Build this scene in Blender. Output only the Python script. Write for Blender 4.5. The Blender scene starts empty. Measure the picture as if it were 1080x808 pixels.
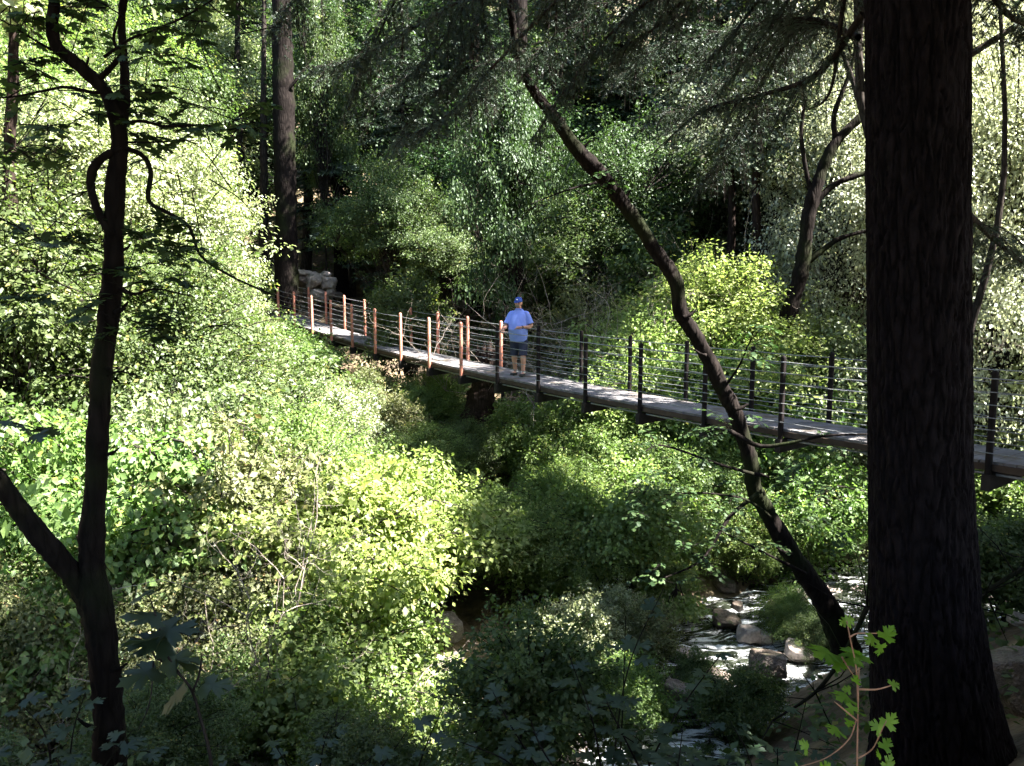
import bpy, math, random
import numpy as np
from mathutils import Vector, Matrix

SC = bpy.context.scene
COL = SC.collection
PI = math.pi
F = 872.0
PITCH = math.radians(7.49)

def P(px, py, Y):
    """point on the sight line of photo pixel (px,py) at real distance Y ahead"""
    a = (px - 540.0) / F; b = (404.0 - py) / F
    y = math.cos(PITCH) + b * math.sin(PITCH)
    z = -math.sin(PITCH) + b * math.cos(PITCH)
    return np.array([a * Y / y, Y, z * Y / y])

# ------------------------------------------------------------------ scene
cam = bpy.data.cameras.new('camera'); camo = bpy.data.objects.new('camera', cam); COL.objects.link(camo)
camo.rotation_euler = (PI / 2 - PITCH, 0, 0)
cam.lens = 36 * F / 1080; cam.sensor_width = 36; cam.clip_start = .05; cam.clip_end = 2000
SC.camera = camo

SUN_EL = math.radians(54); SUN_AZ = math.radians(-12)      # azimuth measured from +X towards +Y
S = np.array([math.cos(SUN_EL) * math.cos(SUN_AZ), math.cos(SUN_EL) * math.sin(SUN_AZ), math.sin(SUN_EL)])
w = bpy.data.worlds.new('World'); SC.world = w; w.use_nodes = True
nt = w.node_tree; bg = nt.nodes['Background']
sky = nt.nodes.new('ShaderNodeTexSky'); sky.sky_type = 'NISHITA'; sky.sun_disc = False
sky.sun_elevation = SUN_EL; sky.sun_rotation = math.atan2(S[0], S[1])
sky.air_density = 1.0; sky.dust_density = 1.5
nt.links.new(sky.outputs[0], bg.inputs[0]); bg.inputs[1].default_value = .05
sl = bpy.data.lights.new('sun', 'SUN'); sl.energy = 5; sl.angle = math.radians(.53); sl.color = (1, .95, .86)
so = bpy.data.objects.new('sun', sl); COL.objects.link(so)
so.rotation_euler = Vector(S).to_track_quat('Z', 'Y').to_euler()
SC.view_settings.view_transform = 'Standard'; SC.view_settings.look = 'None'
SC.view_settings.exposure = 3.7; SC.view_settings.gamma = 1
SC.render.engine = 'CYCLES'
c = SC.cycles
c.max_bounces = 6; c.diffuse_bounces = 2; c.glossy_bounces = 2; c.transmission_bounces = 4; c.transparent_max_bounces = 8
c.caustics_reflective = False; c.caustics_refractive = False; c.sample_clamp_indirect = 4
c.use_adaptive_sampling = True; c.adaptive_threshold = .025
try:
    c.use_denoising = True; c.denoiser = 'OPENIMAGEDENOISE'
except Exception:
    pass

# ------------------------------------------------------------------ helpers
def norm(v):
    v = np.asarray(v, float); return v / (np.linalg.norm(v, axis=-1, keepdims=True) + 1e-12)

def tag(o, label=None, cat=None, group=None, kind=None):
    if label: o['label'] = label
    if cat: o['category'] = cat
    if group: o['group'] = group
    if kind: o['kind'] = kind
    return o

def empty(name, loc=(0, 0, 0)):
    o = bpy.data.objects.new(name, None); COL.objects.link(o); o.location = loc
    o.empty_display_size = .2
    return o

class MB:
    """collects numpy verts and polygons for one mesh"""
    def __init__(s):
        s.V = []; s.F = []; s.M = []; s.A = []; s.n = 0
    def add(s, V, Fs, mat=0, a=.5):
        V = np.asarray(V, float).reshape(-1, 3); Fs = np.asarray(Fs, np.int32)
        s.V.append(V); s.F.append(Fs + s.n); s.n += len(V)
        s.M.append(np.full(len(Fs), mat, np.int32))
        s.A.append(np.broadcast_to(np.asarray(a, float), (len(Fs),)).copy())
        return s
    def data(s, name, mats, smooth=True, offset=(0, 0, 0)):
        me = bpy.data.meshes.new(name)
        V = np.concatenate(s.V) - np.asarray(offset)
        me.vertices.add(len(V)); me.vertices.foreach_set('co', V.astype(np.float32).ravel())
        tot = np.concatenate([np.full(len(f), f.shape[1], np.int32) for f in s.F])
        idx = np.concatenate([f.ravel() for f in s.F]).astype(np.int32)
        me.loops.add(len(idx)); me.loops.foreach_set('vertex_index', idx)
        me.polygons.add(len(tot))
        me.polygons.foreach_set('loop_start', np.concatenate([[0], np.cumsum(tot)[:-1]]).astype(np.int32))
        me.polygons.foreach_set('material_index', np.concatenate(s.M))
        me.polygons.foreach_set('use_smooth', np.full(len(tot), smooth))
        at = me.attributes.new('v', 'FLOAT', 'FACE'); at.data.foreach_set('value', np.concatenate(s.A).astype(np.float32))
        for m in mats: me.materials.append(m)
        me.update(calc_edges=True)
        return me
    def build(s, name, mats, parent=None, smooth=True, loc=None, offset=(0, 0, 0)):
        o = bpy.data.objects.new(name, s.data(name, mats, smooth, offset)); COL.objects.link(o)
        if parent is not None: o.parent = parent
        if loc is not None: o.location = loc
        return o

def catmull(pts, n):
    pts = np.asarray(pts, float)
    if len(pts) < 3:
        t = np.linspace(0, 1, n)[:, None]; return pts[0] * (1 - t) + pts[-1] * t
    p = np.vstack([2 * pts[0] - pts[1], pts, 2 * pts[-1] - pts[-2]])
    t = np.linspace(0, len(pts) - 1 - 1e-6, n); i = t.astype(int); f = (t - i)[:, None]
    a, b, c_, d = p[i], p[i + 1], p[i + 2], p[i + 3]
    return .5 * (2 * b + (c_ - a) * f + (2 * a - 5 * b + 4 * c_ - d) * f ** 2 + (3 * b - a - 3 * c_ + d) * f ** 3)

def tube(mb, pts, rad, sides=6, mat=0, a=.5, cap=True, rough=0, rng=None):
    pts = np.asarray(pts, float); n = len(pts); rad = np.broadcast_to(np.asarray(rad, float), (n,))
    T = norm(np.gradient(pts, axis=0))
    up = np.array([0, 0, 1.]) if abs(T[0][2]) < .8 else np.array([0, 1., 0])
    U = np.zeros_like(pts); u = norm(np.cross(T[0], up))
    for i in range(n):
        u = u - T[i] * np.dot(u, T[i]); u = norm(u); U[i] = u
    W = np.cross(T, U)
    th = np.linspace(0, 2 * PI, sides, endpoint=False)
    r = rad[:, None] * np.ones((1, sides))
    if rough and rng is not None: r = r * (1 + rough * rng.standard_normal((n, sides)))
    V = pts[:, None] + r[:, :, None] * (np.cos(th)[None, :, None] * U[:, None] + np.sin(th)[None, :, None] * W[:, None])
    i = np.arange(n - 1)[:, None] * sides; j = np.arange(sides)[None]; k = (j + 1) % sides
    Q = np.stack([i + j, i + k, i + sides + k, i + sides + j], -1).reshape(-1, 4)
    mb.add(V.reshape(-1, 3), Q, mat, a)
    if cap:
        b = mb.n - n * sides
        mb.F.append(np.array([list(range(b, b + sides))[::-1], list(range(b + (n - 1) * sides, b + n * sides))], np.int32))
        mb.M.append(np.full(2, mat, np.int32)); mb.A.append(np.full(2, .5))

def box(mb, c0, sx, sy, sz, R=None, mat=0, bev=0, a=.5):
    x, y, z = sx / 2, sy / 2, sz / 2
    V = np.array([[i, j, k] for i in (-x, x) for j in (-y, y) for k in (-z, z)])
    Q = [[0, 1, 3, 2], [4, 6, 7, 5], [0, 4, 5, 1], [2, 3, 7, 6], [0, 2, 6, 4], [1, 5, 7, 3]]
    if R is not None: V = V @ np.asarray(R).T
    mb.add(V + np.asarray(c0), Q, mat, a)

# value noise -------------------------------------------------------
_T = np.random.default_rng(5).random(65536)
def vnoise(p, seed=0):
    p = np.asarray(p, float); i = np.floor(p).astype(np.int64); f = p - i; f = f * f * (3 - 2 * f)
    def h(a, b, c_): return _T[((a * 73856093) ^ (b * 19349663) ^ (c_ * 83492791) ^ (seed * 2654435)) & 65535]
    x, y, z = i[..., 0], i[..., 1], i[..., 2]; fx, fy, fz = f[..., 0], f[..., 1], f[..., 2]
    l = lambda a, b, t: a + (b - a) * t
    return l(l(l(h(x, y, z), h(x + 1, y, z), fx), l(h(x, y + 1, z), h(x + 1, y + 1, z), fx), fy),
             l(l(h(x, y, z + 1), h(x + 1, y, z + 1), fx), l(h(x, y + 1, z + 1), h(x + 1, y + 1, z + 1), fx), fy), fz) * 2 - 1
def fbm(p, oc=4, seed=0):
    s = 0; a = 1; t = 0
    for k in range(oc):
        s = s + a * vnoise(np.asarray(p) * 2 ** k, seed + k); t += a; a *= .5
    return s / t

# ------------------------------------------------------------------ materials
def newmat(name):
    m = bpy.data.materials.new(name); m.use_nodes = True; m.node_tree.nodes.clear(); return m, m.node_tree
def N(nt, t, **kw):
    n = nt.nodes.new(t)
    for k, v in kw.items():
        if k.startswith('i_'):
            key = k[2:]; key = int(key) if key.isdigit() else key
            n.inputs[key].default_value = v
        else: setattr(n, k, v)
    return n
def col(c_): return (c_[0], c_[1], c_[2], 1)

def leafmat(name, ca, cb, cc=None, trans=.45, gloss=.018, rough=.5, tcol=None):
    """ca..cb: spread of leaf colours; cc: a rarer third colour (yellowing, dry)"""
    m, t = newmat(name); L = t.links.new
    at = N(t, 'ShaderNodeAttribute', attribute_name='v')
    oi = N(t, 'ShaderNodeObjectInfo')
    r = N(t, 'ShaderNodeValToRGB')
    e = r.color_ramp.elements; e[0].color = col(ca); e[1].color = col(cb); e[1].position = .85
    if cc:
        n_ = e.new(.97); n_.color = col(cc)
    L(at.outputs['Fac'], r.inputs[0])
    hs = N(t, 'ShaderNodeHueSaturation')
    mr = N(t, 'ShaderNodeMapRange'); mr.inputs['To Min'].default_value = .485; mr.inputs['To Max'].default_value = .515
    L(oi.outputs['Random'], mr.inputs['Value']); L(mr.outputs[0], hs.inputs['Hue'])
    L(r.outputs[0], hs.inputs['Color'])
    d = N(t, 'ShaderNodeBsdfDiffuse'); tr = N(t, 'ShaderNodeBsdfTranslucent'); g = N(t, 'ShaderNodeBsdfGlossy', i_Roughness=rough)
    g.inputs['Color'].default_value = (.9, .95, 1, 1)
    L(hs.outputs[0], d.inputs[0])
    mt = N(t, 'ShaderNodeMix', data_type='RGBA', blend_type='MULTIPLY'); mt.inputs[0].default_value = 1
    L(hs.outputs[0], mt.inputs[6]); mt.inputs[7].default_value = col(tcol or (1.15, 1.35, .75))
    L(mt.outputs[2], tr.inputs[0])
    m1 = N(t, 'ShaderNodeMixShader', i_0=trans); L(d.outputs[0], m1.inputs[1]); L(tr.outputs[0], m1.inputs[2])
    m2 = N(t, 'ShaderNodeMixShader', i_0=gloss); L(m1.outputs[0], m2.inputs[1]); L(g.outputs[0], m2.inputs[2])
    o = N(t, 'ShaderNodeOutputMaterial'); L(m2.outputs[0], o.inputs[0])
    return m

def barkmat(name, ca, cb, scale=(9, 9, 2.2), bump=.6, rough=.9, moss=None):
    m, t = newmat(name); L = t.links.new
    tc = N(t, 'ShaderNodeTexCoord'); mp = N(t, 'ShaderNodeMapping'); mp.inputs['Scale'].default_value = scale
    L(tc.outputs['Object'], mp.inputs[0])
    n1 = N(t, 'ShaderNodeTexNoise', i_Scale=2.0, i_Detail=8, i_Roughness=.65); L(mp.outputs[0], n1.inputs['Vector'])
    v = N(t, 'ShaderNodeTexVoronoi', feature='DISTANCE_TO_EDGE', i_Scale=1.7)
    ad = N(t, 'ShaderNodeMix', data_type='VECTOR'); ad.inputs[0].default_value = .18
    L(mp.outputs[0], ad.inputs[4]); L(n1.outputs['Color'], ad.inputs[5]); L(ad.outputs[1], v.inputs['Vector'])
    mu = N(t, 'ShaderNodeMath', operation='MULTIPLY_ADD'); L(v.outputs[0], mu.inputs[0]); mu.inputs[1].default_value = 1.4
    L(n1.outputs[0], mu.inputs[2])
    r = N(t, 'ShaderNodeValToRGB'); e = r.color_ramp.elements; e[0].color = col(ca); e[1].color = col(cb)
    e[0].position = .35; e[1].position = .95; L(mu.outputs[0], r.inputs[0])
    c_ = r.outputs[0]
    if moss:
        n2 = N(t, 'ShaderNodeTexNoise', i_Scale=1.3, i_Detail=5); L(tc.outputs['Object'], n2.inputs['Vector'])
        r2 = N(t, 'ShaderNodeValToRGB'); r2.color_ramp.elements[0].position = .5; r2.color_ramp.elements[1].position = .68
        L(n2.outputs[0], r2.inputs[0])
        mx = N(t, 'ShaderNodeMix', data_type='RGBA'); L(r2.outputs[0], mx.inputs[0]); L(c_, mx.inputs[6]); mx.inputs[7].default_value = col(moss)
        c_ = mx.outputs[2]
    b = N(t, 'ShaderNodeBump', i_Strength=bump, i_Distance=.03); L(mu.outputs[0], b.inputs['Height'])
    p = N(t, 'ShaderNodeBsdfPrincipled', i_Roughness=rough); L(c_, p.inputs['Base Color']); L(b.outputs[0], p.inputs['Normal'])
    p.inputs['Specular IOR Level'].default_value = .04
    o = N(t, 'ShaderNodeOutputMaterial'); L(p.outputs[0], o.inputs[0])
    return m

def noisemat(name, stops, scale=3, detail=8, bump=.3, dist=.03, rough=.85, metal=0, spec=.3, stretch=(1, 1, 1), dirt=None):
    m, t = newmat(name); L = t.links.new
    tc = N(t, 'ShaderNodeTexCoord'); mp = N(t, 'ShaderNodeMapping'); mp.inputs['Scale'].default_value = stretch
    L(tc.outputs['Object'], mp.inputs[0])
    n1 = N(t, 'ShaderNodeTexNoise', i_Scale=scale, i_Detail=detail, i_Roughness=.6); L(mp.outputs[0], n1.inputs['Vector'])
    r = N(t, 'ShaderNodeValToRGB'); e = r.color_ramp.elements
    e[0].position = stops[0][0]; e[0].color = col(stops[0][1]); e[1].position = stops[-1][0]; e[1].color = col(stops[-1][1])
    for s_ in stops[1:-1]:
        q = e.new(s_[0]); q.color = col(s_[1])
    L(n1.outputs[0], r.inputs[0])
    n2 = N(t, 'ShaderNodeTexNoise', i_Scale=scale * 5, i_Detail=6); L(mp.outputs[0], n2.inputs['Vector'])
    b = N(t, 'ShaderNodeBump', i_Strength=bump, i_Distance=dist); L(n2.outputs[0], b.inputs['Height'])
    c_ = r.outputs[0]
    if dirt:
        n3 = N(t, 'ShaderNodeTexNoise', i_Scale=dirt[0], i_Detail=4); L(tc.outputs['Object'], n3.inputs['Vector'])
        r3 = N(t, 'ShaderNodeValToRGB'); r3.color_ramp.elements[0].position = dirt[1]; r3.color_ramp.elements[1].position = dirt[1] + .12
        L(n3.outputs[0], r3.inputs[0])
        mx = N(t, 'ShaderNodeMix', data_type='RGBA'); L(r3.outputs[0], mx.inputs[0]); L(c_, mx.inputs[6]); mx.inputs[7].default_value = col(dirt[2])
        c_ = mx.outputs[2]
    p = N(t, 'ShaderNodeBsdfPrincipled', i_Roughness=rough, i_Metallic=metal); L(c_, p.inputs['Base Color']); L(b.outputs[0], p.inputs['Normal'])
    p.inputs['Specular IOR Level'].default_value = spec
    o = N(t, 'ShaderNodeOutputMaterial'); L(p.outputs[0], o.inputs[0])
    return m

M = {}
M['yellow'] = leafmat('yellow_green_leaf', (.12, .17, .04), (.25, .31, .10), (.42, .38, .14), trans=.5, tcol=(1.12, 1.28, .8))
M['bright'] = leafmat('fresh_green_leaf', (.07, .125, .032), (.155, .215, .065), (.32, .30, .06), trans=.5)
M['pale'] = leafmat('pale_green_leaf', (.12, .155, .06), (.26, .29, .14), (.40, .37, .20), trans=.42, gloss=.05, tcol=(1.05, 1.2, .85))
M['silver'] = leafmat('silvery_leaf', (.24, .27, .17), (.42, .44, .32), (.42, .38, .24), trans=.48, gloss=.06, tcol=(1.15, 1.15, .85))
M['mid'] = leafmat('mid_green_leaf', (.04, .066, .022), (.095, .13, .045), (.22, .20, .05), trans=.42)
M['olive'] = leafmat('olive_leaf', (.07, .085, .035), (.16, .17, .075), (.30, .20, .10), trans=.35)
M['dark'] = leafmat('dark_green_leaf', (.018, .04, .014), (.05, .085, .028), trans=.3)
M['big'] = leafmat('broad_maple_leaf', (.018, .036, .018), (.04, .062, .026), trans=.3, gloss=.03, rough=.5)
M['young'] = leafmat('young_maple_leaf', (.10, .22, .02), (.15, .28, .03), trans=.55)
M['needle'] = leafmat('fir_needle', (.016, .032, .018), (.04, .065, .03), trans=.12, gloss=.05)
M['greyneedle'] = leafmat('grey_green_needle', (.05, .07, .045), (.13, .15, .10), (.2, .17, .12), trans=.2)
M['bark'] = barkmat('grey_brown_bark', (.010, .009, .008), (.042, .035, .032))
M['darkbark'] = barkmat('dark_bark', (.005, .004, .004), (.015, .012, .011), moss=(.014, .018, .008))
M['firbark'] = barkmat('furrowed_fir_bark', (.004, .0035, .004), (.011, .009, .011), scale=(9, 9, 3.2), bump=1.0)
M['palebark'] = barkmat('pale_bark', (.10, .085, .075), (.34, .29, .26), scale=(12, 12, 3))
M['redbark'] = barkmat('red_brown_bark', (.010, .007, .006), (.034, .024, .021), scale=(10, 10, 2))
M['deadtwig'] = barkmat('dead_twig', (.16, .13, .11), (.36, .31, .27), scale=(12, 12, 6), bump=.2)
M['stemred'] = noisemat('reddish_stem', [(.3, (.28, .13, .09)), (.7, (.42, .24, .15))], 20, bump=.1)
M['soil'] = noisemat('forest_floor', [(.3, (.03, .022, .014)), (.5, (.09, .065, .04)), (.68, (.20, .15, .09)), (.8, (.07, .09, .03))], 1.4, 12, .9, .08, dirt=(.35, .56, (.36, .29, .17)))
M['rock'] = noisemat('granite', [(.25, (.16, .13, .12)), (.5, (.34, .29, .26)), (.75, (.50, .45, .41))], 2.2, 12, .6, .04, rough=.75, dirt=(1.1, .6, (.10, .09, .06)))
M['wetrock'] = noisemat('wet_brown_rock', [(.25, (.03, .024, .02)), (.5, (.10, .075, .06)), (.75, (.21, .165, .135))], 2.5, 12, .9, .05, rough=.45, spec=.5, dirt=(2.2, .55, (.035, .045, .018)))
M['deck'] = noisemat('weathered_deck', [(.3, (.085, .08, .083)), (.7, (.19, .18, .185))], 3, 8, .3, .01, stretch=(1, 1, 1), rough=.8, spec=.08, dirt=(1.7, .56, (.10, .085, .07)))
M['timber'] = noisemat('stained_timber', [(.3, (.035, .026, .022)), (.7, (.075, .055, .045))], 4, 8, .3, .01, spec=.05)
M['rust'] = noisemat('rust_red_painted_post', [(.3, (.34, .13, .09)), (.7, (.46, .20, .14))], 5, 8, .25, .008, rough=.6, dirt=(3, .62, (.16, .06, .045)))
M['shadepost'] = noisemat('shaded_red_post', [(.3, (.008, .007, .007)), (.7, (.018, .014, .014))], 5, 8, .25, .008, rough=.7, spec=.05)  # same red posts, colour darkened for the shaded half of the bridge
M['cable'] = noisemat('galvanised_cable', [(.3, (.13, .135, .14)), (.7, (.24, .25, .26))], 20, 4, .1, .004, rough=.5, metal=.2)
M['steel'] = noisemat('dark_steel', [(.3, (.015, .013, .013)), (.7, (.03, .026, .025))], 5, 6, .2, .01, rough=.7, spec=.05)

# water -------------------------------------------------------------
def watermat():
    m, t = newmat('creek_water'); L = t.links.new
    tc = N(t, 'ShaderNodeTexCoord')
    n1 = N(t, 'ShaderNodeTexNoise', i_Scale=2.6, i_Detail=6, i_Roughness=.6); L(tc.outputs['Object'], n1.inputs['Vector'])
    n2 = N(t, 'ShaderNodeTexNoise', i_Scale=1.5, i_Detail=9, i_Roughness=.75, i_Distortion=1.2)
    mpw = N(t, 'ShaderNodeMapping'); mpw.inputs['Rotation'].default_value = (0, 0, -.7); mpw.inputs['Scale'].default_value = (.7, 2.4, 1); L(tc.outputs['Object'], mpw.inputs[0]); L(mpw.outputs[0], n2.inputs['Vector'])
    r = N(t, 'ShaderNodeValToRGB'); r.color_ramp.elements[0].position = .50; r.color_ramp.elements[1].position = .59
    L(n2.outputs[0], r.inputs[0])
    b = N(t, 'ShaderNodeBump', i_Strength=.8, i_Distance=.12); L(n1.outputs[0], b.inputs['Height'])
    p = N(t, 'ShaderNodeBsdfPrincipled', i_Roughness=.07); p.inputs['Base Color'].default_value = (.022, .026, .018, 1)
    p.inputs['Specular IOR Level'].default_value = .7
    L(b.outputs[0], p.inputs['Normal'])
    d = N(t, 'ShaderNodeBsdfDiffuse'); d.inputs[0].default_value = (.8, .82, .85, 1); L(b.outputs[0], d.inputs['Normal'])
    mx = N(t, 'ShaderNodeMixShader'); L(r.outputs[0], mx.inputs[0]); L(p.outputs[0], mx.inputs[1]); L(d.outputs[0], mx.inputs[2])
    o = N(t, 'ShaderNodeOutputMaterial'); L(mx.outputs[0], o.inputs[0])
    return m
M['water'] = watermat()

# ------------------------------------------------------------------ terrain
CREEK = catmull([(-30, 7), (-14, 9.6), (-7, 11.6), (-2, 11.6), (1.2, 11.6), (4.6, 15), (10, 17.6), (18, 21), (40, 33)], 120)
def creek_d(x, y):
    x = np.asarray(x, float); y = np.asarray(y, float); sh = x.shape; q = np.stack([x.ravel(), y.ravel()], -1)
    A = CREEK[:-1]; B = CREEK[1:]; best = np.full(len(q), 1e9); side = np.zeros(len(q))
    for a, b in zip(A, B):
        ab = b - a; t = np.clip(((q - a) @ ab) / (ab @ ab), 0, 1); c_ = a + t[:, None] * ab
        d = np.hypot(*(q - c_).T); s_ = ab[0] * (q[:, 1] - a[1]) - ab[1] * (q[:, 0] - a[0])
        m = d < best; best = np.where(m, d, best); side = np.where(m, s_, side)
    return best.reshape(sh), np.sign(side).reshape(sh)
WZ = -7.05
def smooth(a, b, x):
    t = np.clip((x - a) / (b - a), 0, 1); return t * t * (3 - 2 * t)
def ground(x, y):
    x = np.asarray(x, float); y = np.asarray(y, float)
    d, s_ = creek_d(x, y)
    near = -7.4 + .72 * np.clip(d - 1.2, 0, None)
    cap = -1.75 - .1 * np.clip(x - 2, 0, 8)
    near = np.where(near > cap - .8, cap - .8 + .8 * (1 - np.exp(-(near - cap + .8) / .8)), near)
    far = np.interp(d, [0, 1.4, 6, 12, 18, 24, 32, 50, 80, 140], [-7.5, -7.3, -6.0, -4.0, -2.15, -1.2, 2.6, 12.5, 30, 62])
    z = np.where(s_ > 0, far, near)
    p = np.stack([x, y, 0 * x], -1)
    amp = .25 + .9 * smooth(25, 60, d)
    return z + amp * fbm(p * .22, 3, 3) + .16 * fbm(p * .9, 3, 9)
def g1(x, y): return float(ground(np.array([x]), np.array([y]))[0])

def grid_mesh(name, xs, ys, zf, mats, parent=None):
    X, Y = np.meshgrid(xs, ys); Z = zf(X, Y); nx, ny = len(xs), len(ys)
    i = np.arange(ny - 1)[:, None] * nx + np.arange(nx - 1)[None]
    mb = MB(); mb.add(np.stack([X, Y, Z], -1).reshape(-1, 3), np.stack([i, i + 1, i + nx + 1, i + nx], -1).reshape(-1, 4))
    return mb.build(name, mats, parent)
def spaced(a, b, lo, hi, fine, coarse):
    v = list(np.arange(lo, hi, fine)); x = hi
    while x < b: v.append(x); x += coarse
    v.append(b); x = lo - coarse; pre = []
    while x > a: pre.append(x); x -= coarse
    pre.append(a); return np.array(sorted(set(np.round(pre + v, 4))))
g = grid_mesh('ground', spaced(-160, 160, -26, 30, .22, 3), spaced(-40, 240, -1, 44, .22, 3), ground, [M['soil']])
tag(g, kind='structure')

def water_z(x, y):
    p = np.stack([x, y, 0 * x], -1)
    return WZ + .022 * (x - 4) + .10 * fbm(p * 1.3, 3, 20) + .045 * np.abs(fbm(p * 4.2, 3, 21))
xs = np.arange(-26, 32, .12)
mb = MB(); cr = catmull(CREEK, 700); tn = norm(np.gradient(cr, axis=0)); nn = np.stack([-tn[:, 1], tn[:, 0]], -1)
ws = np.linspace(-2.6, 2.6, 44)
PX = cr[:, None, 0] + nn[:, None, 0] * ws[None]; PY = cr[:, None, 1] + nn[:, None, 1] * ws[None]
i = np.arange(699)[:, None] * 44 + np.arange(43)[None]
mb.add(np.stack([PX, PY, water_z(PX, PY)], -1).reshape(-1, 3), np.stack([i, i + 1, i + 45, i + 44], -1).reshape(-1, 4))
tag(mb.build('water', [M['water']]), kind='structure')

# ------------------------------------------------------------------ leaves
def tpl(kind):
    if kind == 'diamond':
        return np.array([[0, 0, 0], [-.34, .45, .06], [0, 1, -.08], [.34, .45, .06]]), np.array([[0, 3, 2], [0, 2, 1]])
    if kind == 'tri':
        return np.array([[-.5, 0, 0], [.5, 0, 0], [0, 1, 0]]), np.array([[0, 1, 2]])
    if kind == 'lobed':
        V = [[0, 0, 0], [-.52, .22, -.05], [-.24, .42, .04], [-.36, .78, -.04], [0, 1, -.1], [.36, .78, -.04], [.24, .42, .04], [.52, .22, -.05]]
        return np.array(V), np.array([[0, 2, 1], [0, 4, 2], [2, 4, 3], [0, 6, 4], [6, 5, 4], [0, 7, 6]])
    if kind == 'palm':        # five-lobed maple leaf, toothed outline, fan from the leaf's heart
        O = [(0, 0), (-.13, -.03), (-.36, -.12), (-.40, .02), (-.58, .10), (-.46, .17), (-.52, .26), (-.30, .27), (-.20, .32), (-.34, .47),
             (-.45, .66), (-.33, .64), (-.30, .76), (-.19, .66), (-.09, .56), (-.12, .74), (-.20, .84), (-.08, .86), (0, 1.02)]
        O = O + [(-x, y) for x, y in O[::-1][1:-1]]
        V = [[x, y, -.22 * x * x - .10 * (y - .3) ** 2 + .04 * math.sin(9 * x)] for x, y in O]
        V.append([0, .3, .03]); n = len(O)
        return np.array(V, float), np.array([[n, (k + 1) % n, k] for k in range(n)])
TPL = {k: tpl(k) for k in ('diamond', 'tri', 'lobed', 'palm')}

def scatter(mb, kind, pos, dirs, nrm, size, mat=0, a=None, width=1.0):
    """one leaf per position; dirs = leaf axis, nrm = leaf face normal"""
    V, T = TPL[kind]; n = len(pos)
    if n == 0: return
    d = norm(dirs); x = norm(np.cross(d, nrm)); z = np.cross(x, d)
    size = np.broadcast_to(np.asarray(size, float), (n,))
    W = pos[:, None] + size[:, None, None] * (V[None, :, 0, None] * width * x[:, None] + V[None, :, 1, None] * d[:, None] + V[None, :, 2, None] * z[:, None])
    Fi = T[None] + (np.arange(n) * len(V))[:, None, None]
    aa = np.repeat(a if a is not None else np.full(n, .5), len(T))
    mb.add(W.reshape(-1, 3), Fi.reshape(-1, 3), mat, aa)

def leaf_cloud(rng, mb, cen, k, spread, flat, kind, size, mat=0, up=.8, droop=.25, out=None):
    """k leaves round each centre, flattened into sprays"""
    n = len(cen) * k
    spread = np.repeat(np.broadcast_to(np.asarray(spread, float), (len(cen),)), k)[:, None]
    off = rng.standard_normal((n, 3)) * spread * np.array([1, 1, flat])
    c_ = np.repeat(cen, k, 0); pos = c_ + off
    pos[:, 2] -= droop * (off[:, 0] ** 2 + off[:, 1] ** 2) / spread[:, 0] * .5
    d = norm(off + .3 * spread * rng.standard_normal((n, 3))); d[:, 2] -= .35
    nr = norm(np.array([0, 0, up]) + rng.standard_normal((n, 3)) * .42 + (0 if out is None else .5 * np.repeat(out, k, 0)))
    cl = np.repeat(rng.random(len(cen)), k)
    scatter(mb, kind, pos, d, nr, size * np.clip(np.exp(.38 * rng.standard_normal(n)), .4, 2.1), mat, np.clip(.35 * cl + .65 * rng.random(n), 0, 1))

def crown_points(rng, n, R, zc, rz, hollow=.35, lob=.3, seed=0, lobes=None):
    """clump centres gathered in uneven layered boughs, with gaps between them"""
    m = lobes or max(7, n // 22)
    u = norm(rng.standard_normal((m, 3))); rad = (hollow + (1 - hollow) * rng.random(m) ** .7) * (1 + lob * fbm(u * 1.6 + seed * 7.3, 3, seed))
    lc = u * rad[:, None] * np.array([R, R, rz]); sz = (.16 + .22 * rng.random(m)) * R
    k = rng.choice(m, n, p=sz ** 1.5 / (sz ** 1.5).sum()); o = rng.standard_normal((n, 3)) * sz[k][:, None] * np.array([.62, .62, .26])
    o[:, 2] -= .22 * (o[:, 0] ** 2 + o[:, 1] ** 2) / sz[k]
    c_ = lc[k] + o; c_[:, 2] += zc
    return c_, norm(c_ - np.array([0, 0, zc]))

def shoot_points(rng, n, R, zc, rz, cb, per=9, up=-.15):
    """leafy shoots reaching out of the crown; returns leaf centres with their spread"""
    C_, S_ = [], []
    for k in range(n):
        u = norm(rng.standard_normal(3)); u[2] = abs(u[2]) if u[2] < up else u[2]
        e = u * np.array([R, R, rz]) * (.7 + .5 * rng.random()) + np.array([0, 0, zc])
        s0 = np.array([0, 0, max(.1, zc + rz * (.5 * u[2] - .75))]) + .08 * R * rng.standard_normal(3) * [1, 1, 0]
        m_ = s0 * .45 + e * .55 + np.array([0, 0, .16 * rz]) - .1 * (e - s0) * [1, 1, 0]; e = e - np.array([0, 0, .10 * R * np.hypot(u[0], u[1])])
        c_ = catmull([s0, m_, e], 12); tube(cb, c_, np.linspace(.017, .004, 12) * (.5 + R * .4), 3, 1, cap=False)
        f = np.linspace(.38, 1.0, per); q = np.stack([np.interp(f, np.linspace(0, 1, 12), c_[:, j]) for j in range(3)], -1) + rng.standard_normal((per, 3)) * .03 * R
        C_.append(q); S_.append(R * (.035 + .085 * np.sin(np.clip((1.06 - f) * 1.7, 0, 1.4))))
    return np.concatenate(C_), np.concatenate(S_)

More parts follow.
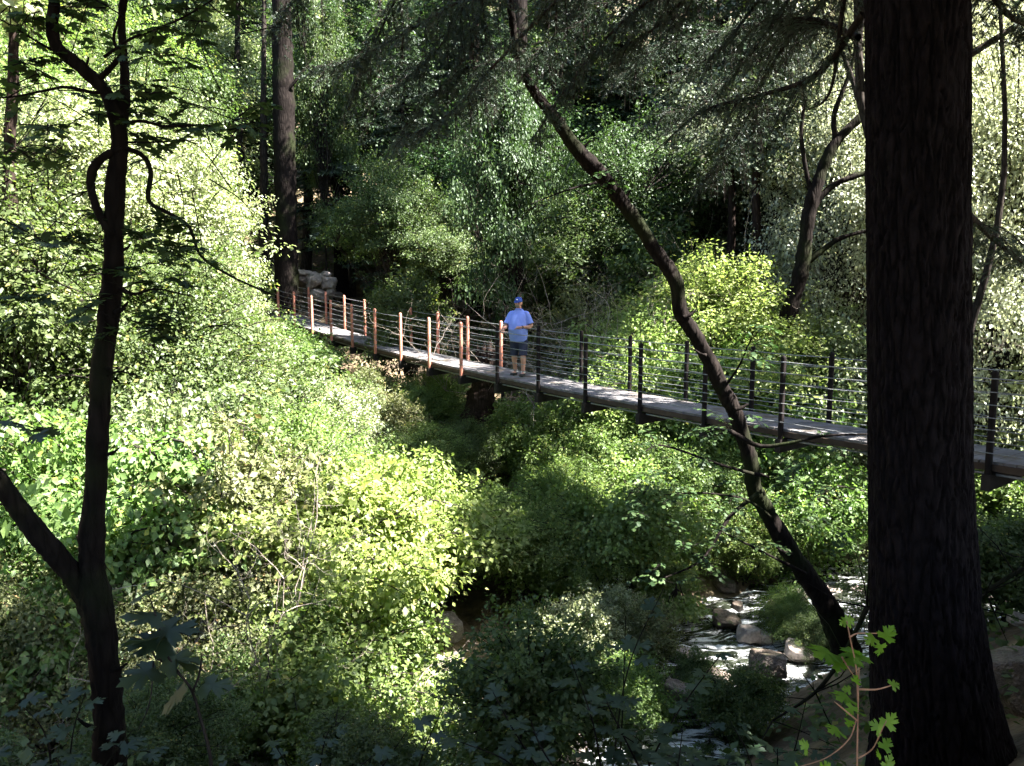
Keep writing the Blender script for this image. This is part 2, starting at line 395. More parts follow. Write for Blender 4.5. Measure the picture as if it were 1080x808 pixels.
def broad_tree(seed, H, R, zc, rz, clumps, k, spread, size, kind='diamond', trunk_r=.12, limbs=12, flat=.35, lean=(0, 0), lob=.35, stems=1, keep=None, shoots=0, ks=30):
    """returns (trunk mesh builder, crown mesh builder); the base is the origin"""
    rng = np.random.default_rng(seed)
    tb, cb = MB(), MB()
    cen, u = crown_points(rng, clumps, R, zc, rz, lob=lob, seed=seed)
    cen[:, 0] += lean[0]; cen[:, 1] += lean[1]
    cen = cen[cen[:, 2] > .15 * H * .3]
    if keep is not None: cen = cen[keep(cen)]
    nodes = []
    for s_ in range(stems):
        a = rng.random() * 2 * PI; sp = (0 if stems == 1 else R * .45)
        top = np.array([lean[0] + sp * math.cos(a), lean[1] + sp * math.sin(a), zc + rz * .55])
        b0 = np.array([.05 * math.cos(a), .05 * math.sin(a), -.3]) * (1 if stems > 1 else 0) + np.array([0, 0, -.3])
        mid = [b0 + (top - b0) * f + np.array([*(rng.standard_normal(2) * .05 * H * math.sin(PI * f)), 0]) for f in (.3, .6)]
        tp = catmull([b0, *mid, top], 18); rr = trunk_r * (1 - .85 * np.linspace(0, 1, 18)) * (1 + .5 * np.exp(-np.linspace(0, 9, 18)))
        tube(tb, tp, rr / (1 if stems == 1 else 1.6), 9, 0, rough=.04, rng=rng)
        nodes.append(tp[5:])
        for l in range(max(3, limbs // stems)):
            t0 = tp[rng.integers(5, 16)]; tgt = cen[rng.integers(len(cen))]
            e = t0 + (tgt - t0) * .8; m_ = (t0 + e) / 2 + np.array([0, 0, -.08 * np.linalg.norm(e - t0)]) + rng.standard_normal(3) * .06 * R
            lp = catmull([t0, m_, e], 9); lr = trunk_r * .42 * (1 - .8 * np.linspace(0, 1, 9)) / (1 if stems == 1 else 1.3)
            tube(tb, lp, lr, 6, 0, rough=.04, rng=rng); nodes.append(lp[2:])
    nd = np.concatenate(nodes)
    for q in cen[::2]:
        j = np.argmin(((nd - q) ** 2).sum(1)); a0 = nd[j]
        tube(cb, catmull([a0, (a0 + q) / 2 + rng.standard_normal(3) * .08, q], 4), np.linspace(.014, .004, 4) * (1 + trunk_r * 3), 3, 1, cap=False)
    leaf_cloud(rng, cb, cen, k, spread, flat, kind, size, 0, out=norm(cen - np.array([lean[0], lean[1], zc])))
    if shoots:
        q, sp = shoot_points(rng, shoots, R, zc, rz, cb)
        leaf_cloud(rng, cb, q, ks, sp, .7, kind, size * .92, 0, up=.6, out=norm(q - np.array([0, 0, zc])) * .6)
    return tb, cb

def conifer(seed, H, R, base, levels, per, trunk_r, dens=1.0, size=.16, droop=.3):
    rng = np.random.default_rng(seed); tb, cb = MB(), MB()
    tp = catmull([(0, 0, -.4), (.1 * rng.standard_normal(), 0, H * .5), (0, 0, H)], 24)
    tube(tb, tp, trunk_r * (1 - .93 * np.linspace(0, 1, 24)) * (1 + .5 * np.exp(-np.linspace(0, 12, 24))), 10, 0, rough=.03, rng=rng)
    P_, D_, N_ = [], [], []
    for l in range(levels):
        f = l / levels; z = base + (H - base) * f; r = R * (1 - f) ** .75 * (.7 + .5 * rng.random())
        for b in range(per):
            a = rng.random() * 2 * PI; L_ = max(.4, r * (.6 + .5 * rng.random())); d = np.array([math.cos(a), math.sin(a), 0])
            n = 8; t = np.linspace(0, 1, n)[:, None]
            pp = np.array([0, 0, z + .4 * rng.standard_normal()]) + d * t * L_ + np.array([0, 0, 1.]) * (.12 * t - droop * t ** 2) * L_
            tube(cb, pp, np.linspace(.035, .008, n) * (1 + L_ * .2), 4, 1, cap=False)
            m_ = int(26 * L_ * dens); tt = .12 + .9 * rng.random(m_) ** .8; side = rng.choice([-1, 1], m_)[:, None]
            pw = np.array([0, 0, 0]) + np.stack([np.interp(tt, t[:, 0], pp[:, k]) for k in range(3)], -1)
            s_ = np.array([-d[1], d[0], 0]) * side
            ln = (.18 + .28 * (1 - tt) * L_ * .6 + .1 * rng.random(m_))[:, None]
            for q in range(5):
                fr = rng.random((m_, 1))
                P_.append(pw + (s_ * .8 + d * .5) * ln * fr * 1.3 - np.array([0, 0, 1]) * ln * fr * .4); D_.append(norm(s_ * .7 + d * .6 + rng.standard_normal((m_, 3)) * .45 - np.array([0, 0, .35]))); N_.append(norm(np.array([0, 0, 1]) + rng.standard_normal((m_, 3)) * .5))
    p_, d_, n_ = map(np.concatenate, (P_, D_, N_)); n = len(p_)
    scatter(cb, 'tri', p_, d_, n_, size * (.6 + .8 * rng.random(n)), 0, rng.random(n), width=.3)
    return tb, cb

# ------------------------------------------------------------------ tree prototypes (mesh data shared by copies)
def protodata(name, pair, bark, leaf):
    tb, cb = pair
    return (tb.data('trunk', [bark]), cb.data('crown', [leaf, bark]))
PR = {}
PR['maple_a'] = protodata('a', broad_tree(11, 9, 3.1, 5.6, 3.2, 380, 62, .22, .080, 'diamond', .10, 12, flat=.3, shoots=170, ks=26), M['bark'], M['bright'])
PR['maple_b'] = protodata('b', broad_tree(12, 8, 2.7, 4.9, 2.9, 320, 62, .20, .078, 'diamond', .09, 12, flat=.26, lob=.5, shoots=150, ks=26), M['bark'], M['bright'])
PR['ash_a'] = protodata('c', broad_tree(13, 12, 3.0, 7.4, 4.4, 480, 56, .27, .10, 'diamond', .13, 14, flat=.5, lob=.45, shoots=120, ks=24), M['bark'], M['mid'])
PR['ash_b'] = protodata('d', broad_tree(14, 10, 3.4, 5.8, 3.5, 480, 56, .28, .10, 'diamond', .12, 14, flat=.4, lob=.5, shoots=120, ks=24), M['bark'], M['mid'])
PR['bush_a'] = protodata('e', broad_tree(15, 2.6, 1.5, 1.25, 1.2, 240, 80, .10, .038, 'diamond', .04, 10, flat=.35, stems=4, lob=.4, shoots=150, ks=46), M['bark'], M['bright'])
PR['bush_b'] = protodata('f', broad_tree(16, 2.2, 1.5, 1.1, 1.0, 230, 64, .12, .054, 'diamond', .04, 10, flat=.18, stems=4, lob=.7, shoots=120, ks=28), M['bark'], M['bright'])
PR['bush_c'] = protodata('g', broad_tree(17, 3.4, 1.3, 1.7, 1.6, 120, 34, .10, .066, 'diamond', .04, 12, flat=.8, stems=5, lob=.5, shoots=150, ks=16), M['bark'], M['olive'])
PR['willow'] = protodata('w', broad_tree(18, 8, 2.5, 4.7, 3.2, 420, 80, .22, .055, 'diamond', .06, 10, flat=.7, lob=.5, shoots=170, ks=44), M['bark'], M['silver'])
PR['fir_a'] = protodata('h', conifer(21, 19, 3.2, 2.5, 46, 7, .28), M['firbark'], M['needle'])
PR['fir_b'] = protodata('i', conifer(22, 15, 2.6, 1.2, 40, 7, .2, size=.15), M['firbark'], M['needle'])

def place(kind, name, x, y, s=1.0, rz=0, leaf=None, bark=None, label=None, cat='tree', group=None, sz=None, z=None, tilt=(0, 0)):
    root = empty(name, (x, y, g1(x, y) - .05 if z is None else z)); root.rotation_euler = (tilt[0], tilt[1], rz)
    root.scale = (s, s, s if sz is None else sz)
    tag(root, label, cat, group)
    for nm, me in zip(('trunk' if cat == 'tree' else 'stems', 'crown' if cat == 'tree' else 'foliage'), PR[kind]):
        o = bpy.data.objects.new(nm, me); COL.objects.link(o); o.parent = root
        if nm in ('crown', 'foliage'):
            if leaf: o.material_slots[0].link = 'OBJECT'; o.material_slots[0].material = M[leaf]
            if bark: o.material_slots[1].link = 'OBJECT'; o.material_slots[1].material = M[bark]
        elif bark: o.material_slots[0].link = 'OBJECT'; o.material_slots[0].material = M[bark]
    return root

def px2g(px, py, ymin=4, ymax=90):
    """where the sight line of a photo pixel meets the ground"""
    for Y in np.arange(ymin, ymax, .25):
        q = P(px, py, Y)
        if q[2] < g1(q[0], q[1]): return q
    return P(px, py, ymax)
def X_at(px, Y): return float(P(px, 300, Y)[0])

# ================================================================== BRIDGE
BX0, BY0, BTH = 5.927, 10.0625, .6276
BD = np.array([-math.sin(BTH), math.cos(BTH), 0]); BW = np.array([math.cos(BTH), math.sin(BTH), 0])   # along (away), across (to the far side)
BWID = 1.12
def bz(i): return -2.4505 - .037 * i + .0051 * i * i
def bp(i, across=0.0, up=0.0):
    p = np.array([BX0, BY0, 0]) + BD * 1.524 * i + BW * across; p[2] = bz(i) + up; return p
DK = .14                                            # deck surface above the stringers' underside
def frame_at(i):
    t = norm(bp(i + .05) - bp(i - .05)); u = norm(np.cross(BW, t)); u = u if u[2] > 0 else -u
    return np.stack([BW, t, u], 1)
br = empty('footbridge', tuple(bp(8)))
tag(br, 'narrow cable railed footbridge with grey deck hanging over the wooded creek, carrying the man', 'footbridge')
OFF = bp(8)
def bpart(mb, name, mats, smooth=False): return mb.build(name, mats, br, smooth=smooth, offset=OFF)
mb = MB(); rng = np.random.default_rng(2); s = -4.6
I0, I1 = -4.6, 16.75
n_pl = int((I1 - I0) * 1.524 / .146)
for k in range(n_pl):
    i = I0 + (k + .5) * .146 / 1.524
    box(mb, bp(i, BWID / 2, DK - .018 + .0015 * rng.standard_normal()), BWID - .13 + .012 * rng.standard_normal(), .138, .036, frame_at(i), 0, a=rng.random())
bpart(mb, 'deck', [M['deck']])
for a_ in (.062, BWID - .062):
    mb = MB()
    for k in range(60):
        ia, ib = I0 + (I1 - I0) * k / 60, I0 + (I1 - I0) * (k + 1) / 60; im = (ia + ib) / 2
        box(mb, bp(im, a_, .06), .045, (ib - ia) * 1.524 + .002, .085, frame_at(im))
    bpart(mb, 'stringer', [M['timber']])
def post_mesh(mb, i, a_):
    R = frame_at(i); h = 1.26; r = .037
    b = bp(i, a_, -.12)
    pr = [(0, r), (1.36, r), (1.385, r * .82), (1.40, r * .4)]
    th = np.linspace(0, 2 * PI, 12, endpoint=False); rr = 1 / (np.abs(np.cos(th)) ** 5 + np.abs(np.sin(th)) ** 5) ** .2
    pts = []
    for z, q in pr:
        pts.append(np.stack([b[0] + q * rr * (np.cos(th) * R[0, 0] - np.sin(th) * R[1, 0]), b[1] + q * rr * (np.cos(th) * R[1, 0] + np.sin(th) * R[0, 0]), np.full(12, b[2] + z)], -1))
    V = np.concatenate(pts); n = 12; L_ = len(pr); i_ = np.arange(L_ - 1)[:, None] * n; j = np.arange(n)[None]; k = (j + 1) % n
    mb.add(V, np.stack([i_ + j, i_ + k, i_ + n + k, i_ + n + j], -1).reshape(-1, 4))
    mb.F.append(np.array([list(range(mb.n - n, mb.n))], np.int32)); mb.M.append(np.zeros(1, np.int32)); mb.A.append(np.full(1, .5))
for i in range(-4, 17):
    for side, a_ in ((0, 0), (1, BWID)):
        if side == 1 and i < 1 and False: continue
        mb = MB(); post_mesh(mb, i - (.06 if side else 0), a_)
        in_sun = (i >= 8) or (side == 1 and i >= 8)  # posts out of the sun get the darkened copy of the paint
        o = bpart(mb, 'post', [M['rust' if in_sun else 'shadepost']], True)
        o['label'] = 'rust red railing post' if in_sun else 'railing post coloured dark for the shade'
    mb = MB(); R = frame_at(i)
    x0, x1 = -.06, BWID + .06                      # cross beam, deeper towards its ends
    c_ = lambda x, z, y: bp(i, x) + R[:, 1] * y + np.array([0, 0, z])
    V = [c_(x, z, y) for y in (-.05, .05) for x, z in ((x0, -.018), (x1, -.018), (x1, -.15), (BWID * .5, -.20), (x0, -.22))]
    mb.add(V, [[0, 1, 2, 3, 4]]); mb.F.append(np.array([[9, 8, 7, 6, 5]], np.int32)); mb.M.append(np.zeros(1, np.int32)); mb.A.append(np.full(1, .5))
    mb.F.append(np.array([[a, a + 5, (a + 1) % 5 + 5, (a + 1) % 5] for a in range(5)], np.int32)); mb.M.append(np.zeros(5, np.int32)); mb.A.append(np.full(5, .5))
    bpart(mb, 'crossbeam', [M['steel']])
for a_ in (0, BWID):
    for h in (1.185, 1.02, .86, .70, .55, .40, .26):
        pts = [];
        for k in np.arange(I0, I1 + .01, .25):
            fr = k - math.floor(k); pts.append(bp(k, a_ + (.038 if a_ > 0 else -.038), h - .012 * math.sin(PI * fr)))
        mb = MB(); tube(mb, pts, .0065 if h < 1.1 else .009, 6); bpart(mb, 'cable', [M['cable']], True)
for a_ in (.12, BWID - .12):
    mb = MB(); tube(mb, [bp(k, a_, -.035) for k in np.arange(I0, I1, .5)], .017, 6); bpart(mb, 'cable', [M['cable']], True)

# ================================================================== PERSON
def fuse(mb, name, mats, parent, vox, sm=2):
    o = mb.build(name, mats, parent, smooth=True)
    m = o.modifiers.new('r', 'REMESH'); m.mode = 'VOXEL'; m.voxel_size = vox; m.use_smooth_shade = True
    m2 = o.modifiers.new('s', 'SMOOTH'); m2.iterations = sm; m2.factor = .5
    dg = bpy.context.evaluated_depsgraph_get(); me = bpy.data.meshes.new_from_object(o.evaluated_get(dg))
    o.modifiers.clear(); o.data = me
    return o
def loft(mb, secs, n=20):
    """secs: (x, y, z, rx, ry) elliptical sections, closed at both ends"""
    th = np.linspace(0, 2 * PI, n, endpoint=False); pts = [np.stack([x + rx * np.cos(th), y + ry * np.sin(th), np.full(n, z)], -1) for x, y, z, rx, ry in secs]
    V = np.concatenate(pts); L_ = len(secs); i = np.arange(L_ - 1)[:, None] * n; j = np.arange(n)[None]; k = (j + 1) % n
    mb.add(V, np.stack([i + j, i + k, i + n + k, i + n + j], -1).reshape(-1, 4))
    b = mb.n - len(V); mb.F.append(np.array([list(range(b, b + n))[::-1], list(range(mb.n - n, mb.n))], np.int32)); mb.M.append(np.zeros(2, np.int32)); mb.A.append(np.full(2, .5))
def ball(mb, c0, r, n=14):
    r = np.broadcast_to(r, (3,)); ph = np.linspace(.12, PI - .12, n)[::-1]
    loft(mb, [(c0[0], c0[1], c0[2] + r[2] * math.cos(p), r[0] * math.sin(p), r[1] * math.sin(p)) for p in ph])
skin = noisemat('sunburnt_skin', [(.3, (.36, .19, .13)), (.7, (.45, .25, .18))], 8, bump=.05, dist=.002, rough=.55)
shirtm = noisemat('light_blue_shirt', [(.3, (.16, .23, .62)), (.7, (.22, .30, .72))], 5, bump=.2, dist=.01, rough=.9)
shortm = noisemat('navy_shorts', [(.3, (.02, .025, .05)), (.7, (.035, .04, .07))], 9, bump=.2, dist=.005, rough=.9)
capm = noisemat('blue_cap', [(.3, (.015, .04, .20)), (.7, (.03, .07, .30))], 9, bump=.1, dist=.003, rough=.85)
black = noisemat('black_rubber', [(.3, (.015, .015, .015)), (.7, (.03, .03, .03))], 9, bump=.1, rough=.5)
whitem = noisemat('white_patch', [(.3, (.6, .6, .6)), (.7, (.75, .75, .75))], 9, bump=.05)
beard = noisemat('grey_beard', [(.3, (.10, .08, .07)), (.7, (.22, .19, .17))], 40, bump=.3, dist=.004)
pc = bp(6.95, .56, DK)                                      # he stands mid-deck
person = empty('person', tuple(pc))
yaw = math.atan2(.30, -.95) - PI / 2                             # local +Y is his front
person.rotation_euler = (0, 0, math.atan2(-.93, -.36) - PI / 2)
tag(person, 'man in light blue polo shirt, cap and dark shorts holding the bridge railing', 'person')
Rz = np.array(Matrix.Rotation(-person.rotation_euler[2], 3, 'Z'))
hand_target = Rz @ (bp(6.86, 0, 1.185) - pc)                   # on the railing cable beside the shaded post
hand_target[2] += .03
# body: his right is local +X (he faces local +Y)
mb = MB()
hipz = .93
for sx, fy, fx in ((-1, .10, -.13), (1, -.06, .12)):
    tube(mb, catmull([(sx * .10, 0, hipz), (fx, fy * .5 + .02, .50), (fx, fy - .02, .09)], 14), np.interp(np.linspace(0, 1, 14), [0, .3, .5, .62, .8, 1], [.10, .085, .062, .066, .052, .042]), 14)
    tube(mb, catmull([(fx, fy - .06, .05), (fx + sx * .01, fy + .06, .045), (fx + sx * .02, fy + .17, .035)], 8), [.035, .042, .045, .045, .046, .044, .04, .028], 12)
loft(mb, [(0, .01, .82, .16, .12), (0, .03, .95, .19, .16), (0, .06, 1.10, .19, .18), (0, .04, 1.28, .19, .16), (0, .01, 1.42, .185, .12), (0, 0, 1.49, .12, .08), (0, .0, 1.52, .06, .06)])
tube(mb, catmull([(0, -.01, 1.45), (0, .01, 1.54), (0, .025, 1.60)], 6), [.075, .066, .062, .06, .06, .06], 14)
ball(mb, (0, .035, 1.675), (.077, .096, .118)); ball(mb, (0, .075, 1.615), (.05, .055, .05))
tube(mb, [(0, .125, 1.69), (0, .148, 1.655), (0, .135, 1.645)], [.01, .016, .014], 8)          # nose
for sx in (-1, 1): ball(mb, (sx * .078, .02, 1.67), (.012, .022, .032), 8)                        # ears
shR, shL = np.array([.20, 0, 1.43]), np.array([-.20, 0, 1.43])
elR = shR + np.array([.09, .06, -.27]); wrR = hand_target + np.array([.03, -.07, .03])
elR = (shR + wrR) / 2 + np.array([.05, -.08, -.12])
elL = np.array([-.29, .0, 1.16]); wrL = np.array([-.13, .25, 1.13])
def arm(sh, el, wr, hand_dir, curl):
    tube(mb, catmull([sh, el, wr], 16), np.interp(np.linspace(0, 1, 16), [0, .25, .5, .65, 1], [.062, .055, .044, .043, .028]), 12)
    hd = norm(np.asarray(hand_dir, float)); sd = norm(np.cross(hd, [0, 0, 1])); dn = np.cross(hd, sd); dn = dn if dn[2] < 0 else -dn
    tube(mb, [wr, wr + hd * .05, wr + hd * .095], [.028, .036, .034], 10)
    for f, (o_, l) in enumerate(((-.03, .068), (-.01, .08), (.011, .075), (.031, .058))):
        a = wr + hd * .085 + sd * o_
        tube(mb, catmull([a, a + hd * l * .5 + dn * curl * .4 * l, a + hd * l * (.5 + .3 * (1 - curl)) + dn * curl * l], 6), [.0105, .010, .0095, .009, .0085, .007], 8)
    s2 = sd if np.dot(sd, [0, 1, 0]) > 0 else -sd
    tube(mb, catmull([wr + hd * .03 + s2 * .02, wr + hd * .065 + s2 * .055, wr + hd * .10 + s2 * .05 + dn * .02], 5), [.013, .012, .0115, .010, .008], 8)
arm(shR, elR, wrR, hand_target - wrR, .8)
arm(shL, elL, wrL, (.85, .15, -.1), .5)
body = fuse(mb, 'body', [skin], person, .007)
mb = MB()                                                         # polo shirt: torso, sleeves, collar
loft(mb, [(0, .03, .80, .196, .165), (0, .035, .83, .203, .175), (0, .05, .95, .215, .195), (0, .07, 1.08, .225, .222), (0, .06, 1.2, .222, .20), (0, .03, 1.33, .22, .165), (0, .01, 1.43, .20, .125), (0, 0, 1.49, .13, .09), (0, .005, 1.53, .078, .075)], 28)
for sh, el in ((shR, elR), (shL, elL)):
    e = sh + (el - sh) * .85; tube(mb, catmull([sh * [.6, 1, 1] + [0, 0, -.01], sh * [.92, 1, 1] - [0, 0, .012], e], 8), [.055, .062, .068, .074, .08, .08, .08, .084], 16)
tube(mb, [(math.cos(a) * .074, .008 + math.sin(a) * .074, 1.53 + .012 * math.sin(a)) for a in np.linspace(-.9, PI + .9, 16)], .016, 8)
V = np.concatenate(mb.V); shirt = fuse(mb, 'shirt', [shirtm], person, .009)
co = np.empty(len(shirt.data.vertices) * 3); shirt.data.vertices.foreach_get('co', co); co = co.reshape(-1, 3)
nr_ = norm(co - np.array([0, .03, 0]) * 1 - co * np.array([0, 0, 1])); co += nr_ * (.012 * fbm(co * np.array([9, 9, 4]), 3, 2))[:, None]
shirt.data.vertices.foreach_set('co', co.ravel())
mb = MB()
loft(mb, [(0, .02, .80, .185, .15), (0, .02, .90, .20, .17), (0, .03, 1.0, .19, .17)], 24)
for sx, fy, fx in ((-1, .10, -.13), (1, -.06, .12)):
    tube(mb, catmull([(sx * .095, .01, .88), (sx * .11, .01 + fy * .2, .70), (fx, fy * .5 + .02, .47)], 10), [.11, .115, .118, .115, .112, .108, .104, .10, .098, .10], 16)
fuse(mb, 'shorts', [shortm], person, .009)
mb = MB(); loft(mb, [(0, .035, 1.695, .084, .103), (0, .035, 1.73, .086, .104), (0, .03, 1.77, .078, .092), (0, .03, 1.80, .052, .062), (0, .03, 1.81, .02, .02)], 20)
th = np.linspace(0, PI, 12); V = [];
for zz in (1.715, 1.708): V += [(.075 * math.cos(a), .10 + .005 + .095 * math.sin(a), zz - .03 * math.sin(a)) for a in th]
mb.add(V, [[k, k + 1, k + 13, k + 12] for k in range(11)]); mb.F.append(np.array([[mb.n - 24 + k for k in range(12)][::-1], [mb.n - 12 + k for k in range(12)]], np.int32)); mb.M.append(np.zeros(2, np.int32)); mb.A.append(np.full(2, .5))
cap = mb.build('cap', [capm], person)
mb = MB(); ball(mb, (0, .128, 1.752), (.020, .008, .014), 8); mb.build('badge', [whitem], cap)
mb = MB()
for sx in (-1, 1): ball(mb, (sx * .031, .123, 1.688), (.024, .014, .016), 8)
tube(mb, [(-.08, .03, 1.69), (-.066, .105, 1.692), (0, .135, 1.692), (.066, .105, 1.692), (.08, .03, 1.69)], .004, 6); mb.build('sunglasses', [black], person)
mb = MB(); ball(mb, (0, .092, 1.606), (.052, .048, .035), 10); mb.build('beard', [beard], person)
for sx, fy, fx in ((-1, .10, -.13), (1, -.06, .12)):
    mb = MB(); tube(mb, catmull([(fx, fy - .09, .035), (fx + sx * .01, fy + .06, .035), (fx + sx * .02, fy + .19, .028)], 10), [.030, .046, .05, .05, .05, .052, .053, .052, .048, .03], 12)
    V = mb.V[0]; V[:, 2] = np.clip(V[:, 2], .002, .075); mb.build('shoe', [black], person)
    mb = MB(); tube(mb, [(fx, fy - .03, .07), (fx, fy - .025, .125)], [.05, .049], 12); mb.build('sock', [whitem], person)
mb = MB(); d_ = norm(elL - wrL); tube(mb, [wrL + d_ * .035, wrL + d_ * .065], [.036, .036], 12); mb.build('watch', [black], person)

# gaps carved through the crowns to let sun onto chosen spots, as (spot, radius)
BEAMS = [(P(905, 735, 2.7), .6), (P(1000, 130, 7.0), -.25), (P(855, 650, 13), .9), (P(790, 690, 14.0), 1.0), (P(740, 680, 14.2), .8), (P(560, 490, 19), 1.0), (P(560, 590, 16.4), 1.2), (P(520, 470, 20), .5), (P(470, 430, 21.5), .6), (P(410, 420, 21), .7), (P(680, 540, 17), .8), (P(630, 560, 16.8), .9), (P(455, 715, 12.5), 1.3), (P(370, 570, 14), 1.6), (P(430, 560, 15.6), 1.0), (P(100, 610, 12.5), 1.1), (P(30, 540, 13.0), 1.6), (P(230, 560, 13.4), 1.2), (P(310, 680, 12.2), 1.5), (P(30, 720, 11.5), 1.2), (P(200, 680, 12), 1.2),
         (P(745, 330, 21.8), 2.0), (P(620, 780, 11.4), .3), (P(1050, 640, 16.5), .5), (P(1060, 220, 23), 2),
         (P(400, 345, 24.5), 1.6), (P(885, 200, 25), 1.6), (P(1050, 350, 21.5), 1.4), (P(1062, 160, 19.8), 2.2), (P(1045, 300, 20), 1.6), (P(885, 280, 23.5), 1.6), (P(640, 520, 17.4), .9), (P(690, 480, 18.5), .4), (P(765, 540, 17.4), .7), (P(830, 520, 18.4), .9), (P(885, 560, 18.4), .8), (P(600, 470, 20), 1.0), (P(815, 590, 16.5), .3), (P(545, 690, 13), 1.6), (P(600, 670, 12.8), .9), (P(470, 730, 11.4), 1.0), (P(560, 745, 11.2), 1.3), (P(410, 740, 11.5), 1.3), (P(680, 740, 12), .8), (P(620, 635, 13.6), .7), (P(450, 440, 21), .7), (P(500, 500, 18), .4), (P(850, 390, 20.5), 1.2)]
def unbeamed(W_, pad=.25):
    ok = np.ones(len(W_), bool)
    for b, r in BEAMS:
        v = W_ - b; t = v @ S; ok &= (np.linalg.norm(v - t[:, None] * S, axis=1) > r + pad) | (t < .5)
    return ok
# ================================================================== TREES DRAWN LIMB BY LIMB
def limb(path, Y, wpx, n=60, sides=14, rng=None, rough=.05, mb=None, knots=0):
    """path of photo pixels at real distances Y -> tapered tube; wpx is the width in photo pixels"""
    Y = np.broadcast_to(np.asarray(Y, float), (len(path),)); W_ = np.broadcast_to(np.asarray(wpx, float), (len(path),))
    pts = np.array([P(x, y, yy) for (x, y), yy in zip(path, Y)])
    t = np.linspace(0, len(path) - 1, n); r = np.interp(t, range(len(path)), W_ * Y / F / 2)
    c_ = catmull(pts, n)
    m_ = mb or MB()
    jit = 1 + (.10 if r.max() < .22 else .03) * vnoise(np.stack([c_[:, 2] * 4, c_[:, 0] * 4, 0 * c_[:, 0]], -1), 4) + .05 * vnoise(np.stack([c_[:, 2] * 13, c_[:, 0] * 13, 0 * c_[:, 0]], -1), 5)
    if n >= 50: c_ = c_ + (np.minimum(r * .16, .012))[:, None] * np.stack([vnoise(np.stack([c_[:, 2] * 3.1, c_[:, 0] * 3.1, 0 * c_[:, 0] + q_], -1), 6 + q_) for q_ in range(3)], -1)
    tube(m_, c_, r * jit, sides, 0, rough=rough, rng=rng)
    return m_, c_

# --- the big conifer
rng = np.random.default_rng(31)
BT = 7.2
ctl = [(-1200, 961, 33), (-600, 964, 41), (0, 967, 48.5), (300, 968, 50), (504, 970, 51.5), (620, 974, 56), (700, 980, 62), (760, 988, 70), (808, 996, 79), (860, 1006, 94), (900, 1012, 112)]
zc_ = np.array([P(x, y, BT)[2] for y, x, r in ctl]); xc_ = np.array([P(x, y, BT)[0] for y, x, r in ctl]); rc_ = np.array([r * BT / F * 1.0 for y, x, r in ctl])
o_ = np.argsort(zc_); zz = np.linspace(zc_.min() - .6, 7.6, 1150); xx = np.interp(zz, zc_[o_], xc_[o_]); rr = np.interp(zz, zc_[o_], rc_[o_])
ns = 300; th = np.linspace(0, 2 * PI, ns, endpoint=False)
TH, ZZ = np.meshgrid(th, zz); cx, sx_ = np.cos(TH), np.sin(TH)
q = np.stack([cx * 5.2, sx_ * 5.2, ZZ * .9], -1); warp = fbm(q * 1.3, 3, 40)
q2 = np.stack([cx * 6.5 + warp * 1.3, sx_ * 6.5 + warp * 1.3, ZZ * 2.6 + warp * 1.2], -1)
fur = np.abs(fbm(q2 * 1.15, 2, 50)); fur = np.clip(fur * 3.6, 0, 1)
plate = fbm(np.stack([cx * 9, sx_ * 9, ZZ * 7], -1), 3, 60)
disp = -.030 * (1 - fur) ** 1.5 + .010 * plate + .006 * fbm(np.stack([cx * 30, sx_ * 30, ZZ * 24], -1), 2, 70)
butt = .10 * np.clip((rr[:, None] - .42) / .4, 0, 1) * np.cos(5 * TH + 1.0)
R_ = rr[:, None] * (1 + butt) + disp * 1.0
V = np.stack([xx[:, None] + R_ * cx, BT + R_ * sx_, ZZ], -1).reshape(-1, 3)
i = np.arange(len(zz) - 1)[:, None] * ns; j = np.arange(ns)[None]; k = (j + 1) % ns
mb = MB(); mb.add(V, np.stack([i + j, i + k, i + ns + k, i + ns + j], -1).reshape(-1, 4))
up = np.linspace(7.55, 24, 40); tube(mb, np.stack([np.interp(up, [7.5, 24], [xx[-1], xx[-1] - .3]), np.full(40, BT), up], -1), np.interp(up, [7.5, 24], [rr[-1] * .98, .03]), 20)
big = empty('conifer_tree', (float(xx[60]), BT, float(zz[60])))
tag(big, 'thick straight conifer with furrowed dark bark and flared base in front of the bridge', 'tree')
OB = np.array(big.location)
mb.build('trunk', [M['firbark']], big, offset=OB)

